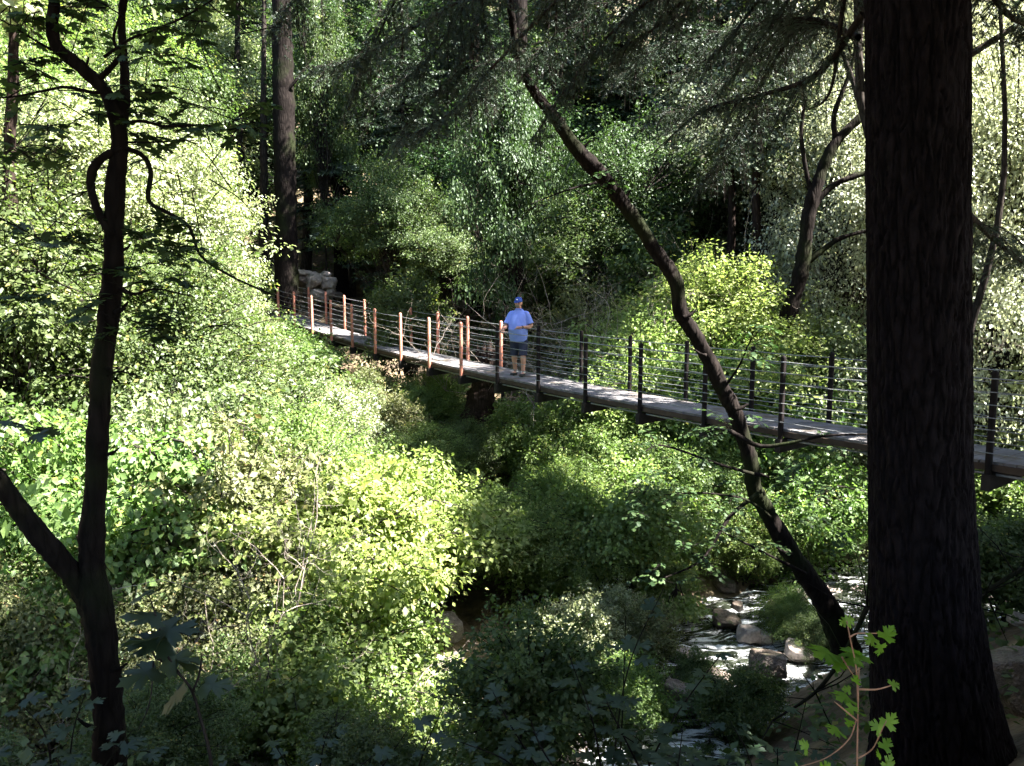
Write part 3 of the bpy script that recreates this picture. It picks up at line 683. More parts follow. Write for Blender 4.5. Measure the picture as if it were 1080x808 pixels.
def bough(mb, pts, rng, r0=.03, twl=.7, dens=26, hang=.6, needle=.034, mat_n=0, wob=.0):
    """a fir bough: limb along pts, drooping side twigs and needles"""
    L_ = np.sum(np.linalg.norm(np.diff(pts, axis=0), axis=1)); n = 40
    c_ = catmull(pts, n) + wob * rng.standard_normal((n, 3)); tube(mb, c_, np.linspace(r0, .004, n), 6, 1, cap=False)
    T = norm(np.gradient(c_, axis=0)); P_, D_, N_ = [], [], []
    for k in range(int(L_ * dens)):
        f = .06 + .94 * rng.random() ** .8; x = f * (n - 1); a = c_[int(x)]; t = T[int(x)]
        s_ = norm(np.cross(t, [0, 0, 1])) * rng.choice([-1, 1]); l = twl * (.35 + .65 * rng.random()) * (1 - .55 * f)
        d = norm(s_ * (.6 + .4 * rng.random()) + t * .55 - np.array([0, 0, hang * rng.random()]))
        e = a + d * l; m_ = (a + e) / 2 + np.array([0, 0, .06 * l]); e = e - np.array([0, 0, hang * .5 * l])
        tw = catmull([a, m_, e], 7); tube(mb, tw, np.linspace(.005, .002, 7), 3, 1, cap=False)
        for q in range(int(l * 17)):
            g_ = rng.random(); b = tw[int(g_ * 6)]; td = norm(tw[-1] - tw[0]); s2 = norm(np.cross(td, [0, 0, 1]) + .01) * rng.choice([-1, 1])
            sd = norm(s2 * .8 + td * .6 - np.array([0, 0, .5 * rng.random()])); sl_ = .05 + .13 * rng.random() * (1 - .5 * g_)
            m2 = int(sl_ * 300); u = rng.random((m2, 1))
            P_.append(b + sd * sl_ * u); v = rng.standard_normal((m2, 3)); D_.append(norm(sd * .8 + norm(v) * .9)); N_.append(v[:, ::-1])
            P_.append(b + sd * 0); D_.append(sd[None].repeat(1, 0)); N_.append(np.array([[0, 0, 1.]])); P_[-1] = P_[-1][None]
    p_, d_, n_ = map(np.concatenate, (P_, D_, N_)); nn_ = len(p_)
    scatter(mb, 'tri', p_, d_, n_, needle * (.7 + .6 * rng.random(nn_)), mat_n, rng.random(nn_), width=.19)

BOUGHS = [   # photo pixels and distances, from the trunk outwards
    ([(905, -90), (760, -110), (640, -50), (582, 6), (521, 69), (476, 118), (420, 150)], [7.4, 8, 8.6, 9, 9.3, 9.6, 9.8], .9, .8),
    ([(905, -60), (700, -80), (560, -40), (470, 10), (380, 60), (330, 72)], [7.5, 8.2, 9, 9.6, 10, 10.2], .8, .6),
    ([(905, -40), (800, -60), (700, -10), (640, 40), (600, 90), (560, 150)], [7.5, 8.2, 9, 9.4, 9.6, 9.8], .8, .9),
    ([(910, 15), (862, 78), (801, 101), (740, 118), (690, 160)], [7.4, 7.9, 8.3, 8.6, 8.8], .7, .9),
    ([(905, -70), (890, 0), (876, 95), (850, 118)], [7.4, 7.6, 7.9, 8.2], .35, 1.0),
    ([(905, -130), (820, -90), (740, -20), (690, 30), (640, 60)], [7.5, 8.4, 9, 9.4, 9.7], .9, .9),
    ([(905, -180), (700, -220), (520, -120), (430, -20), (390, 60), (370, 120)], [7.5, 8.6, 9.6, 10.2, 10.6, 10.8], .9, .9),
    ([(905, -110), (840, -60), (800, 0), (760, 50), (720, 80)], [7.7, 8.8, 9.6, 10.2, 10.6], 1.0, .8),
    ([(905, -200), (860, -130), (840, -40), (850, 30), (830, 60)], [7.7, 9, 10, 10.8, 11.2], 1.0, .9),
    ([(905, 40), (850, 20), (780, 30), (700, 50), (650, 85)], [7.7, 9, 10.4, 11.4, 12], 1.0, .8),
    ([(1030, -30), (1070, 20), (1130, 30), (1220, 20)], [7.3, 7.6, 8, 8.4], .9, .5),
    ([(1030, -120), (1060, -60), (1090, 10), (1130, 60)], [7.7, 9, 10, 10.6], .9, .8),
    ([(1020, 225), (1060, 262), (1110, 296), (1160, 310)], [7.6, 8.6, 9.4, 9.8], .6, .5),
    ([(905, -150), (700, -160), (560, -90), (500, -10), (455, 60), (400, 100)], [7.6, 8.8, 9.8, 10.4, 10.8, 11], 1.15, .9),
    ([(905, -150), (720, -190), (600, -130), (530, -40), (500, 40), (505, 110)], [7.6, 8.8, 10, 10.8, 11.2, 11.4], 1.1, 1.0),
    ([(905, -90), (760, -60), (650, 0), (560, 60), (480, 80), (410, 160)], [7.6, 8.6, 9.6, 10.4, 11, 11.4], 1.15, .9),
    ([(905, -160), (800, -160), (700, -80), (620, -10), (575, 60)], [7.7, 9, 10, 10.8, 11.2], 1.1, 1.0),
    ([(905, -60), (860, -40), (790, 60), (740, 110), (700, 120)], [7.7, 9, 10.4, 11, 11.4], 1.1, 1.0),
    ([(905, -20), (870, 0), (820, 60), (780, 140), (745, 190)], [7.7, 9, 10, 10.8, 11.2], 1.1, .9),
    ([(905, -200), (800, -200), (740, -80), (700, -10), (660, 20)], [7.7, 9.4, 11, 12, 12.4], 1.2, 1.0),
    ([(905, -220), (660, -280), (440, -160), (340, -40), (290, 30)], [7.7, 9, 10.2, 10.8, 11], 1.1, .9),
]
for pth, Ys, twl, hang in BOUGHS:
    rng = np.random.default_rng(len(pth) * 7 + int(pth[-1][0]))
    mb = MB(); bough(mb, np.array([P(x, y, yy) for (x, y), yy in zip(pth, Ys)]), rng, .034, twl, 30 if twl > .5 else 7, hang)
    mb.build('bough', [M['needle'], M['bark']], big, offset=OB)
rng = np.random.default_rng(77)
mb = MB()                                                        # its crown above the picture
for k in range(34):
    z0 = 5.5 + 15 * (k / 34); a = rng.random() * 2 * PI; L_ = 4.2 * (1 - (z0 - 5) / 24)
    p0 = np.array([3.5, BT, z0]); d = np.array([math.cos(a), math.sin(a), 0])
    if d[1] < -.3 : L_ *= .8
    pts = [p0, p0 + d * L_ * .5 + np.array([0, 0, .15]), p0 + d * L_ + np.array([0, 0, -.5])]
    c_ = catmull(pts, 30)
    if k % 3 and not unbeamed(c_[12:], .2).all() and z0 < 14: c_ = c_[:8]  # limbs cut back to let sun through to the chosen spots
    c_ = catmull(c_, 30); tube(mb, c_, np.linspace(.05, .008, 30), 5, 1, cap=False)
    m_ = int(L_ * 420); f = rng.random(m_) ** .8; q = c_[(f * 29).astype(int)]; s_ = np.array([-d[1], d[0], 0])
    q = q + s_ * rng.standard_normal((m_, 1)) * .55 * (1.2 - f[:, None]) - np.array([0, 0, 1]) * np.abs(rng.standard_normal((m_, 1))) * .22
    scatter(mb, 'tri', q, norm(s_ * rng.choice([-1, 1], (m_, 1)) + d * .6 + rng.standard_normal((m_, 3)) * .4 - np.array([0, 0, .3])), norm(np.array([0, 0, 1]) + .5 * rng.standard_normal((m_, 3))), .22, 0, rng.random(m_), width=.3)
mb.build('crown', [M['needle'], M['bark']], big, offset=OB)

# --- maple-like leaves on a twig
def leafy_twig(mb, pts, rng, n, size, r0=.006, kind='palm', mat_l=0, mat_s=1, flat=.25, pet=.5, droop=.3, start=.15, twigs=True):
    c_ = catmull(pts, 24)
    if twigs: tube(mb, c_, np.linspace(r0, r0 * .35, 24), 5, mat_s, cap=False)
    T = norm(np.gradient(c_, axis=0)); p_, d_, n_, s_ = [], [], [], []
    for k in range(n):
        f = start + (1 - start) * (k // 2 * 2 + 1) / n; f = min(1, f + .03 * rng.standard_normal()); j = int(np.clip(f, 0, 1) * 23)
        a = c_[j]; t = T[j]; h = norm(np.cross(t, [0, 0, 1]) + 1e-3) * (1 if k % 2 else -1)
        d = norm(h * .9 + t * (.5 + .4 * rng.random()) + rng.standard_normal(3) * .25 + np.array([0, 0, .1 - .25 * rng.random()])); L_ = size * pet * (.6 + .7 * rng.random())
        e = a + d * L_; tube(mb, [a, a + d * L_ * .5 + np.array([0, 0, .02 * L_]), e], r0 * .28, 3, mat_s, cap=False)
        p_.append(e); ld = norm(d * np.array([1, 1, .4]) - np.array([0, 0, droop * rng.random()])); d_.append(ld)
        n_.append(norm(np.array([0, 0, 1]) + rng.standard_normal(3) * flat)); s_.append(size * (.55 + .6 * rng.random()))
    scatter(mb, kind, np.array(p_), np.array(d_), np.array(n_), np.array(s_), mat_l, rng.random(n))

def sprays(mb, centres, rng, per, size, spread, kind='palm', n=7, up=0):
    """twigs of leaves round each centre point, reaching outwards and slightly down"""
    for c0 in centres:
        for k in range(per):
            a = rng.random() * 2 * PI; l = spread * (.5 + .7 * rng.random()); d = np.array([math.cos(a), math.sin(a), up + .25 * rng.standard_normal()])
            s_ = c0 + rng.standard_normal(3) * spread * .25
            leafy_twig(mb, [s_, s_ + d * l * .5 + np.array([0, 0, .03]), s_ + d * l - np.array([0, 0, .12 * l])], rng, n, size, kind=kind, r0=.005)

# --- the dark forked tree at the left
rng = np.random.default_rng(41); YT = 6.2
fork = empty('maple_tree', tuple(P(117, 840, YT) * np.array([1, 1, 1]))); OFK = np.array(fork.location)
tag(fork, 'dark shaded maple with a low forked trunk and crooked limbs at the left', 'tree')
mb = MB()
limb([(120, 900), (117, 808), (114, 754), (107, 684), (99, 620), (98, 580), (100, 520), (103, 460), (106, 404), (112, 350), (117, 300), (121, 250), (123, 200), (126, 150), (123, 118)], YT, [42, 34, 32, 31, 30, 26, 23, 22, 21, 20, 19.5, 19, 18.5, 17, 17], 150, 22, rng, .045, mb)
limb([(97, 645), (85, 618), (65, 592), (30, 549), (0, 511), (-50, 440), (-90, 350)], [YT, YT, 6.1, 6, 5.9, 5.8, 5.7], [24, 25, 24, 21, 19, 17, 14], 70, 18, rng, .045, mb)
limb([(124, 125), (116, 102), (105, 88), (80, 66), (60, 50), (54, 30), (57, 0), (60, -60), (70, -130)], [6.2, 6.2, 6.2, 6.15, 6.1, 6.1, 6.1, 6, 6], [17, 15, 14, 13, 11, 11, 10, 9, 7], 70, 14, rng, .05, mb)
limb([(127, 140), (132, 100), (131, 60), (128, 20), (133, -30), (135, -120)], [6.2, 6.25, 6.3, 6.3, 6.3, 6.4], [12, 11, 9, 8, 7, 5], 50, 12, rng, .05, mb)
limb([(119, 250), (106, 228), (97, 200), (98, 180), (106, 168), (118, 160), (128, 156)], 6.15, [9, 8, 8, 9, 8, 7, 6], 50, 12, rng, .05, mb)
for pth, w0 in (([(128, 155), (150, 164), (159, 182), (157, 212), (180, 226), (200, 240), (212, 270), (245, 292), (285, 310)], 6), ([(112, 98), (95, 97), (70, 92), (50, 95), (5, 103), (-40, 100)], 4.5),
                ([(128, 130), (150, 128), (175, 133), (215, 132), (240, 137), (262, 131)], 4), ([(104, 84), (118, 70), (126, 58), (120, 40), (128, 12)], 7), ([(126, 150), (160, 150), (205, 148)], 3), ([(118, 300), (140, 310), (165, 305), (200, 312)], 4),
                ([(107, 400), (125, 392), (150, 398)], 3), ([(110, 60), (140, 40), (190, 20), (240, -10)], 4), ([(0, 20), (50, 50), (60, 52)][::-1], 4)):
    limb(pth, np.linspace(6.2, 6.0, len(pth)), np.linspace(w0, w0 * .35, len(pth)), 40, 8, rng, .05, mb)
for (x, y, dx, dy, w0) in ((100, 560, -12, -10, 6), (112, 480, 14, -8, 5), (104, 430, -11, -6, 5), (122, 330, 13, -12, 6), (128, 265, 10, -8, 4), (110, 710, 24, -10, 7), (60, 585, -4, -16, 5), (116, 390, -12, -9, 4), (88, 72, 6, -12, 4), (108, 770, -26, -12, 7)):
    limb([(x, y), (x + dx * .6, y + dy * .4), (x + dx, y + dy)], 6.15, [w0, w0 * .7, w0 * .35], 12, 7, rng, .12, mb)
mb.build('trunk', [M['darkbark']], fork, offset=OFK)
mb = MB()
for k in range(110):
    yy = rng.uniform(5.8, 6.4); a = P(rng.uniform(-20, 260), rng.uniform(-30, 350) , yy); d = norm(rng.standard_normal(3) * [1, .6, .6]); l = .15 + .5 * rng.random()
    tube(mb, catmull([a, a + d * l * .5 + rng.standard_normal(3) * .04, a + d * l - np.array([0, 0, .08])], 7), np.linspace(.005, .002, 7), 4, 1, cap=False)
cs = [P(x, y, yy) for x, y, yy in ((20, 60, 6), (30, 20, 5.9), (90, 20, 6.1), (160, 30, 6.2), (185, 55, 6.1), (135, 95, 6), (165, 110, 6.1), (150, 140, 6), (215, 135, 5.9), (250, 125, 6.1), (60, 140, 6), (20, 150, 5.9), (75, 235, 6.1), (45, 100, 6.2),
                                 (150, 250, 6), (175, 262, 5.9), (200, 248, 6), (160, 285, 6), (140, 305, 6.1), (60, 255, 6), (15, 262, 5.9), (25, 330, 6), (145, 350, 6.1), (150, 60, 5.8), (210, 20, 6), (50, -30, 6), (130, -50, 6), (250, -20, 6), (100, 0, 6), (178, 345, 6))]
sprays(mb, cs, rng, 3, .115, .28, n=8)
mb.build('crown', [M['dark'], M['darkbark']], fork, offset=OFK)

# --- the leaning trunk crossing in front of the bridge
rng = np.random.default_rng(42)
lean = empty('leaning_tree', tuple(P(880, 650, 12.1))); OL = np.array(lean.location)
tag(lean, 'dark bare-trunked tree leaning left across the front of the bridge railing', 'tree')
mb = MB()
limb([(895, 690), (880, 655), (870, 636), (852, 609), (829, 575), (810, 541), (795, 512), (792, 486), (777, 439), (761, 408), (738, 361), (718, 330), (712, 297), (686, 256), (663, 223), (644, 198), (622, 172), (602, 149), (586, 125), (565, 98), (548, 65), (540, 20), (530, -60)],
     np.linspace(12.2, 10.6, 23), [32, 28, 24, 22, 20, 18, 17, 16, 16, 16, 15, 15, 15, 14, 14, 15, 17, 13, 12, 10, 8, 7, 5], 180, 18, rng, .05, mb)
for pth, w0 in (([(812, 545), (800, 535), (780, 525), (740, 520), (700, 522)], 4), ([(762, 412), (780, 385), (790, 362), (800, 350)], 3), ([(770, 455), (800, 470), (830, 468), (868, 460), (915, 458)], 6),
                ([(640, 190), (600, 200), (560, 215)], 3), ([(795, 500), (760, 490), (700, 470), (680, 476)], 4), ([(850, 605), (820, 590), (780, 570), (760, 560)], 4), ([(800, 520), (770, 545), (740, 590), (700, 610)], 5)):
    limb(pth, np.linspace(11.5, 10.9, len(pth)), np.linspace(w0, w0 * .3, len(pth)), 40, 8, rng, .05, mb)
for (x, y, dx, dy, w0) in ((720, 335, 14, -8, 5), (700, 280, -14, -4, 5), (655, 212, 10, -12, 5), (630, 180, -12, 2, 6), (775, 432, 14, -6, 5), (796, 500, 16, 4, 5), (610, 158, 12, -10, 4), (835, 585, -16, -8, 6), (745, 375, -12, -6, 4)):
    limb([(x, y), (x + dx * .6, y + dy * .4), (x + dx, y + dy)], 11.3, [w0, w0 * .7, w0 * .35], 12, 7, rng, .12, mb)
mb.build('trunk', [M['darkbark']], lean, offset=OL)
mb = MB()
cs = [P(x, y, yy) for x, y, yy in ((700, 470, 11), (690, 500, 11.1), (730, 480, 11.2), (760, 452, 11.2), (775, 450, 11), (800, 368, 11.3), (790, 352, 11.3), (715, 520, 11), (740, 540, 11), (690, 540, 10.9), (770, 520, 11.4), (820, 500, 11.3), (850, 490, 11.4), (730, 580, 10.8), (760, 570, 10.9), (840, 540, 11.2), (800, 570, 11.2), (700, 610, 10.7), (870, 520, 11.2), (880, 570, 11.4), (650, 190, 10.9), (860, 472, 11.2), (740, 610, 10.8))]
sprays(mb, cs, rng, 4, .085, .36, kind='lobed', n=11)
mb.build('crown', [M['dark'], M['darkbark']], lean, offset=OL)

# ================================================================== TRUNKS SEEN BEHIND THE BRIDGE
def far_trunk(name, label, path, Y, wpx, bark, group=None, crown=None, extra=(), seed=1):
    rng = np.random.default_rng(seed); Y = np.broadcast_to(np.asarray(Y, float), (len(path),))
    b = P(path[0][0], path[0][1], Y[0]); root = empty(name, tuple(b)); tag(root, label, 'stump' if 'stump' in name else 'tree', group)
    mb = MB(); limb(path, Y, wpx, 70, 14, rng, .05, mb)
    for pth, yy, w_ in extra: limb(pth, yy, w_, 30, 7, rng, .05, mb)
    mb.build('trunk', [M[bark]], root, offset=b)
    if crown:
        mb = MB(); top = P(path[-1][0], path[-1][1], Y[-1])
        cen, u = crown_points(rng, crown[0], crown[1], 0, crown[2], seed=seed); cen = cen + top + np.array([0, 0, crown[3]]); cen = cen[unbeamed(cen, .35)]; u = norm(cen - top)
        for q in cen[::3]: tube(mb, [top + (q - top) * .15, (top + q) / 2 + rng.standard_normal(3) * .2, q], [.03, .015, .006], 3, 1, cap=False)
        leaf_cloud(rng, mb, cen, 46, .34, .4, 'diamond', .13, out=u)
        mb.build('crown', [M[crown[4]], M[bark]], root, offset=b)
    return root
far_trunk('conifer_tree', 'tall straight grey-barked tree standing just behind the far end of the footbridge', [(303, 345), (302, 250), (300, 150), (298, 60), (296, -60), (295, -300)], 31.5, [26, 23, 22, 20, 18, 12], 'darkbark', crown=(260, 4, 5, 0, 'mid'), seed=1,
          extra=[([(299, 100), (316, 80), (330, 60)], 31.3, [4, 3, 2])])
far_trunk('conifer_tree', 'straight dark trunk rising behind the man above the middle of the footbridge', [(540, 330), (543, 260), (545, 180), (546, 80), (548, -40), (550, -200)], 25, [22, 20, 19, 18, 16, 10], 'darkbark', crown=(200, 3.6, 4, 0, 'dark'), seed=2)
far_trunk('conifer_tree', 'slim dark trunk to the left of the one behind the man', [(498, 310), (500, 240), (503, 160), (500, 60), (498, -60)], 29, [14, 13, 12, 11, 9], 'redbark', crown=(160, 3, 3.5, 0, 'dark'), seed=3)
far_trunk('leaning_tree', 'grey leaning trunk that forks upwards beside the thick conifer, behind the railing', [(828, 350), (836, 318), (846, 282), (853, 226), (864, 188), (881, 150), (909, 122), (950, 70)], 21, [17, 16, 15, 14, 12, 10, 8, 6], 'darkbark', seed=4,
          extra=[([(853, 226), (868, 205), (890, 190), (930, 178)], 21, [8, 7, 6, 5]), ([(846, 282), (870, 262), (890, 250), (930, 240)], 21, [7, 6, 5, 3]), ([(858, 210), (850, 180), (845, 140), (850, 100)], 21, [6, 5, 4, 3]), ([(881, 150), (880, 120), (895, 80), (905, 40)], 21, [6, 5, 4, 3])], crown=(200, 2.4, 2.6, -.6, 'greyneedle'))
for k, (pth, wd) in enumerate((([(790, 335), (797, 300), (799, 260), (797, 200), (800, 120)], 9), ([(814, 335), (813, 300), (813, 263), (818, 220), (822, 140)], 11), ([(765, 330), (770, 280), (772, 220), (768, 150)], 8))):
    far_trunk('thin_tree', ['thin dark trunk in the shade, middle of the three left of the leaning grey trunk', 'thin dark trunk nearest to the leaning grey trunk behind the yellow-green tree', 'thinnest of the three dark trunks above the yellow-green tree'][k], pth, 24 + k, wd, 'redbark', 'thin trunks behind the yellow-green tree', seed=5 + k, crown=(70, 1.8, 2.2, 0, 'greyneedle'))
far_trunk('mossy_tree', 'mossy brown trunk at the left edge beyond the forked maple', [(16, 480), (18, 400), (14, 330), (12, 250), (10, 160), (14, 60), (10, -100)], 15.5, [17, 15, 14, 13, 12, 10, 7], 'redbark', crown=(120, 2.6, 3, 0, 'pale'), seed=9)
for k, (x, Yt) in enumerate(((252, 38), (275, 35), (322, 37), (340, 42), (400, 36), (440, 40), (590, 34), (700, 38), (735, 33))):
    z0 = g1(X_at(x, Yt), Yt); py = 289 - F * z0 / Yt + 4
    far_trunk('slender_tree', 'slender dark trunk among the shaded trees on the far slope', [(x, py), (x + 3, py - 90), (x - 2 + 5 * (k % 2), py - 220), (x + 4, py - 420)], Yt, [8 + k % 3 * 2, 8 + k % 3, 6, 3], 'bark', 'slender trunks on the far slope', seed=20 + k, crown=(60, 2.2, 3.0, -2, 'mid'))
# broken stump under the bridge
rng = np.random.default_rng(50); b = P(505, 452, 21.5); st = empty('tree_stump', tuple(b)); tag(st, 'broken dark tree stump leaning under the footbridge below the man', 'stump')
mb = MB(); limb([(498, 470), (503, 440), (509, 412), (515, 385), (518, 368)], 21.5, [36, 31, 27, 25, 20], 40, 22, rng, .09, mb)
for k in range(14): a = P(512 + rng.integers(-9, 10), 372, 21.5 + .2 * rng.standard_normal()); tube(mb, [a - np.array([0, 0, .3]), a, a + np.array([.02, 0, .12 + .25 * rng.random()])], [.06, .045, .004], 4)
mb.build('trunk', [M['redbark']], st, offset=b)

# ================================================================== TREES AND BUSHES WITH LEAVES
random.seed(3)
KTOP = {}
for k_, (a_, b_) in PR.items():
    co = np.empty(len(b_.vertices) * 3, np.float32); b_.vertices.foreach_get('co', co); KTOP[k_] = float(np.percentile(co[2::3], 97))
def T(kind, px, Y, top, leaf, label, w=1.0, group=None, name=None, cat='tree', bark=None, rz=None, scale=None):
    """top: photo row the crown reaches; w widens or narrows it"""
    x = X_at(px, Y); nm = name or ('broadleaf_tree' if cat == 'tree' else 'leafy_bush'); z = g1(x, Y) - .1
    sz = scale if scale else max(.3, (P(px, top, Y)[2] - z) / KTOP[kind])
    return place(kind, nm, x, Y, sz * w, random.random() * 6.28 if rz is None else rz, leaf, bark, label, cat, group, sz, z=z)
B = 'bush'
# left, sunlit
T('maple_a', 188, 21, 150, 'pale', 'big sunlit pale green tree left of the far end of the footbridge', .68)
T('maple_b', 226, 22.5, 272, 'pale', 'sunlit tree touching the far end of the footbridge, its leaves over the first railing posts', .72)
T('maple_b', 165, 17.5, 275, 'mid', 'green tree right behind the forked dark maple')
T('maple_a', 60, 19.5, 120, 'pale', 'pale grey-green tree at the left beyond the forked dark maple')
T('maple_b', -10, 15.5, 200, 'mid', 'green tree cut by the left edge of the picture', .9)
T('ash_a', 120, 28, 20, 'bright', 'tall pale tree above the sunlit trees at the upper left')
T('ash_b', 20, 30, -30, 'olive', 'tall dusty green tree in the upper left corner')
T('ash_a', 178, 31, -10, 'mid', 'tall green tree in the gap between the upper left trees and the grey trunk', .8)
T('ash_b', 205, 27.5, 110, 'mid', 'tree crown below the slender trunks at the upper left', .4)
# lower left, sunlit bushes over the creek
T('bush_b', 355, 14.0, 520, 'yellow', 'large glowing yellow-green bush in the lower middle left', .95, cat=B)
T('bush_b', 425, 15.6, 500, 'yellow', 'rounded yellow-green bush beside the dark gap in the lower middle', .8, cat=B)
T('bush_a', 300, 16.5, 445, 'bright', 'bright green bush below the far half of the footbridge', .8, cat=B)
T('bush_b', 320, 12.3, 640, 'bright', 'bright bush at the water below the large glowing one', 1.0, cat=B)
T('bush_c', 235, 13.6, 480, 'olive', 'greyish olive bush with bare twigs right of the forked maple', .9, cat=B)
T('bush_c', 165, 14.6, 440, 'pale', 'pale bush just right of the forked dark trunk', .7, cat=B)
T('bush_a', 165, 12.2, 610, 'olive', 'low olive bush at the foot of the forked dark trunk', 1, cat=B)
T('bush_b', 55, 13.4, 470, 'bright', 'green leafy bush between the two forks at the left', .75, cat=B)
T('bush_a', 30, 11.9, 600, 'olive', 'dusty olive bush in the lower left corner', .8, cat=B)
T('bush_c', -20, 14.5, 430, 'mid', 'green bush at the left edge beneath the low fork', 1, cat=B)
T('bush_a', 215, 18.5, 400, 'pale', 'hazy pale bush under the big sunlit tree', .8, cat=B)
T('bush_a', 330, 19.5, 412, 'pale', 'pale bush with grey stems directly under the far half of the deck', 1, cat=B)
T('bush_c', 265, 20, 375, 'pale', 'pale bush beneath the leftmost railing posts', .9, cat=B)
T('bush_a', 110, 17.5, 380, 'mid', 'green bush behind the forked trunk', 1, cat=B)
T('bush_a', 235, 11.8, 680, 'bright', 'green bush at the bottom right of the forked trunk', 1, cat=B)
# centre
T('bush_b', 560, 16.4, 540, 'yellow', 'yellow-green bush in the lower centre below the middle of the bridge', .9, cat=B)
T('bush_a', 625, 16.3, 520, 'bright', 'green bush to the right of the yellow-green one in the lower centre', .8, cat=B)
T('bush_c', 615, 13.4, 640, 'pale', 'small pale bush of upright shoots by the creek in the lower centre', 1, cat=B)
T('bush_c', 560, 13.0, 670, 'pale', 'small pale bush of upright shoots at the edge of the dark gap', .8, cat=B)
T('bush_a', 445, 19.5, 455, 'bright', 'round shaded green bush below the man, left of the stump', 1, cat=B)
T('bush_c', 385, 22.5, 395, 'olive', 'grey-green bush right under the middle of the deck', 1, cat=B)
T('bush_c', 585, 20.5, 435, 'bright', 'bright feathery bush under the shaded railing posts', .9, cat=B)
T('bush_a', 650, 19, 455, 'bright', 'mid green bush under the deck left of the leaning tree', 1, cat=B)
T('bush_b', 670, 17, 500, 'bright', 'leafy bush on the creek bank left of the leaning tree', .9, cat=B)
T('bush_a', 725, 18.6, 465, 'bright', 'bright bush seen through the leaning tree below the deck', .8, cat=B)
T('bush_b', 705, 16.6, 590, 'bright', 'low bush among the boulders above the creek', 1, cat=B)
T('bush_a', 515, 18.6, 520, 'bright', 'small green bush in the hollow below the stump', .9, cat=B)
T('bush_c', 655, 14.6, 625, 'pale', 'small pale bush with dry stems beside the creek boulders', 1, cat=B)
# right, behind the railing
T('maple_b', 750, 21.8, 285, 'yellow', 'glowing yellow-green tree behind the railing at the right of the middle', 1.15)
T('bush_a', 690, 21, 345, 'yellow', 'yellow-green bush behind the paired shaded railing posts', .8, cat=B)
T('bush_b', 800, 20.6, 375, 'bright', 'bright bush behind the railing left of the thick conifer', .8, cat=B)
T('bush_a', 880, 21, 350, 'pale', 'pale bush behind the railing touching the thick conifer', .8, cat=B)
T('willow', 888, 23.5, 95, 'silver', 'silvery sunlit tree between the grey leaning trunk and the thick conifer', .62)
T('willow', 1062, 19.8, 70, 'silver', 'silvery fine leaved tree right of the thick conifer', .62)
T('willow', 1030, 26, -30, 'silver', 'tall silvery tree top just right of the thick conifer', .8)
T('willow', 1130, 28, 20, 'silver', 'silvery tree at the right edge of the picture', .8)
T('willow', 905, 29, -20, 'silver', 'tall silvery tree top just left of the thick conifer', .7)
T('willow', 150, 24, 60, 'mid', 'fine leaved green tree behind the upper part of the forked maple', .6)
T('willow', 40, 22.5, 60, 'bright', 'fine leaved green tree in the upper left', .7)
T('bush_a', 455, 22.3, 400, 'bright', 'leafy bush filling the bank under the deck left of the stump', .9, cat=B)  # brighter leaf colour makes up for missing light under the deck
T('bush_c', 412, 20.3, 425, 'olive', 'feathery bush in front of the bank below the rust red posts', .9, cat=B)
T('bush_a', 490, 20.2, 450, 'mid', 'leafy bush growing over the foot of the stump', .8, cat=B)
T('bush_b', 540, 21.2, 432, 'bright', 'leafy bush right of the stump under the shaded posts', .9, cat=B)  # leaf colour raised in place of light under the deck
T('bush_c', 500, 16.6, 520, 'bright', 'feathery green bush rising between the two yellow-green bushes', .7, cat=B)  # leaf colour raised in place of light in the hollow
T('bush_a', 590, 17.4, 500, 'bright', 'tall loose green bush in the centre under the shaded posts', .8, cat=B)
T('bush_c', 690, 13.8, 640, 'olive', 'feathery bush at the near edge of the white water', .9, cat=B)
T('bush_b', 800, 11.9, 715, 'mid', 'low leafy bush in front of the dark creek boulder', .8, cat=B)
T('bush_b', 660, 12.4, 700, 'bright', 'low leafy bush at the left edge of the rushing water', .8, cat=B)
T('bush_a', 880, 14.6, 650, 'mid', 'leafy bush between the leaning tree and the thick conifer at the water', .8, cat=B)
T('bush_c', 745, 13.2, 690, 'mid', 'small feathery shaded bush in front of the brown boulders', .9, cat=B)
T('bush_c', 560, 11.2, 700, 'bright', 'feathery green bush at the bottom centre', .9, cat=B)  # lighter leaves stand in for light, also on the next bush
T('bush_a', 850, 15.4, 625, 'bright', 'shaded bush at the foot of the leaning tree', .8, cat=B)
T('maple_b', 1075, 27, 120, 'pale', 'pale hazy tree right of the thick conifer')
T('bush_a', 1050, 21.5, 345, 'pale', 'pale bush behind the railing at the right edge', .9, cat=B)
T('bush_a', 1110, 19, 480, 'bright', 'bright bush beyond the creek at the right edge', 1, cat=B)
T('maple_b', 1165, 25, 200, 'bright', 'bright green tree at the right edge above the railing')
T('ash_a', 1010, 31, -40, 'pale', 'tall pale tree rising behind the thick conifer')
T('ash_b', 1100, 33, -60, 'pale', 'tall pale tree in the upper right corner')
T('bush_b', 850, 18.6, 490, 'bright', 'green bush under the deck between leaning tree and thick conifer', .9, cat=B)
T('bush_a', 795, 18.2, 520, 'bright', 'sunlit bush right behind the foot of the leaning tree', .9, cat=B)
T('bush_c', 905, 19.3, 500, 'pale', 'pale bush just left of the thick conifer under the deck', .9, cat=B)
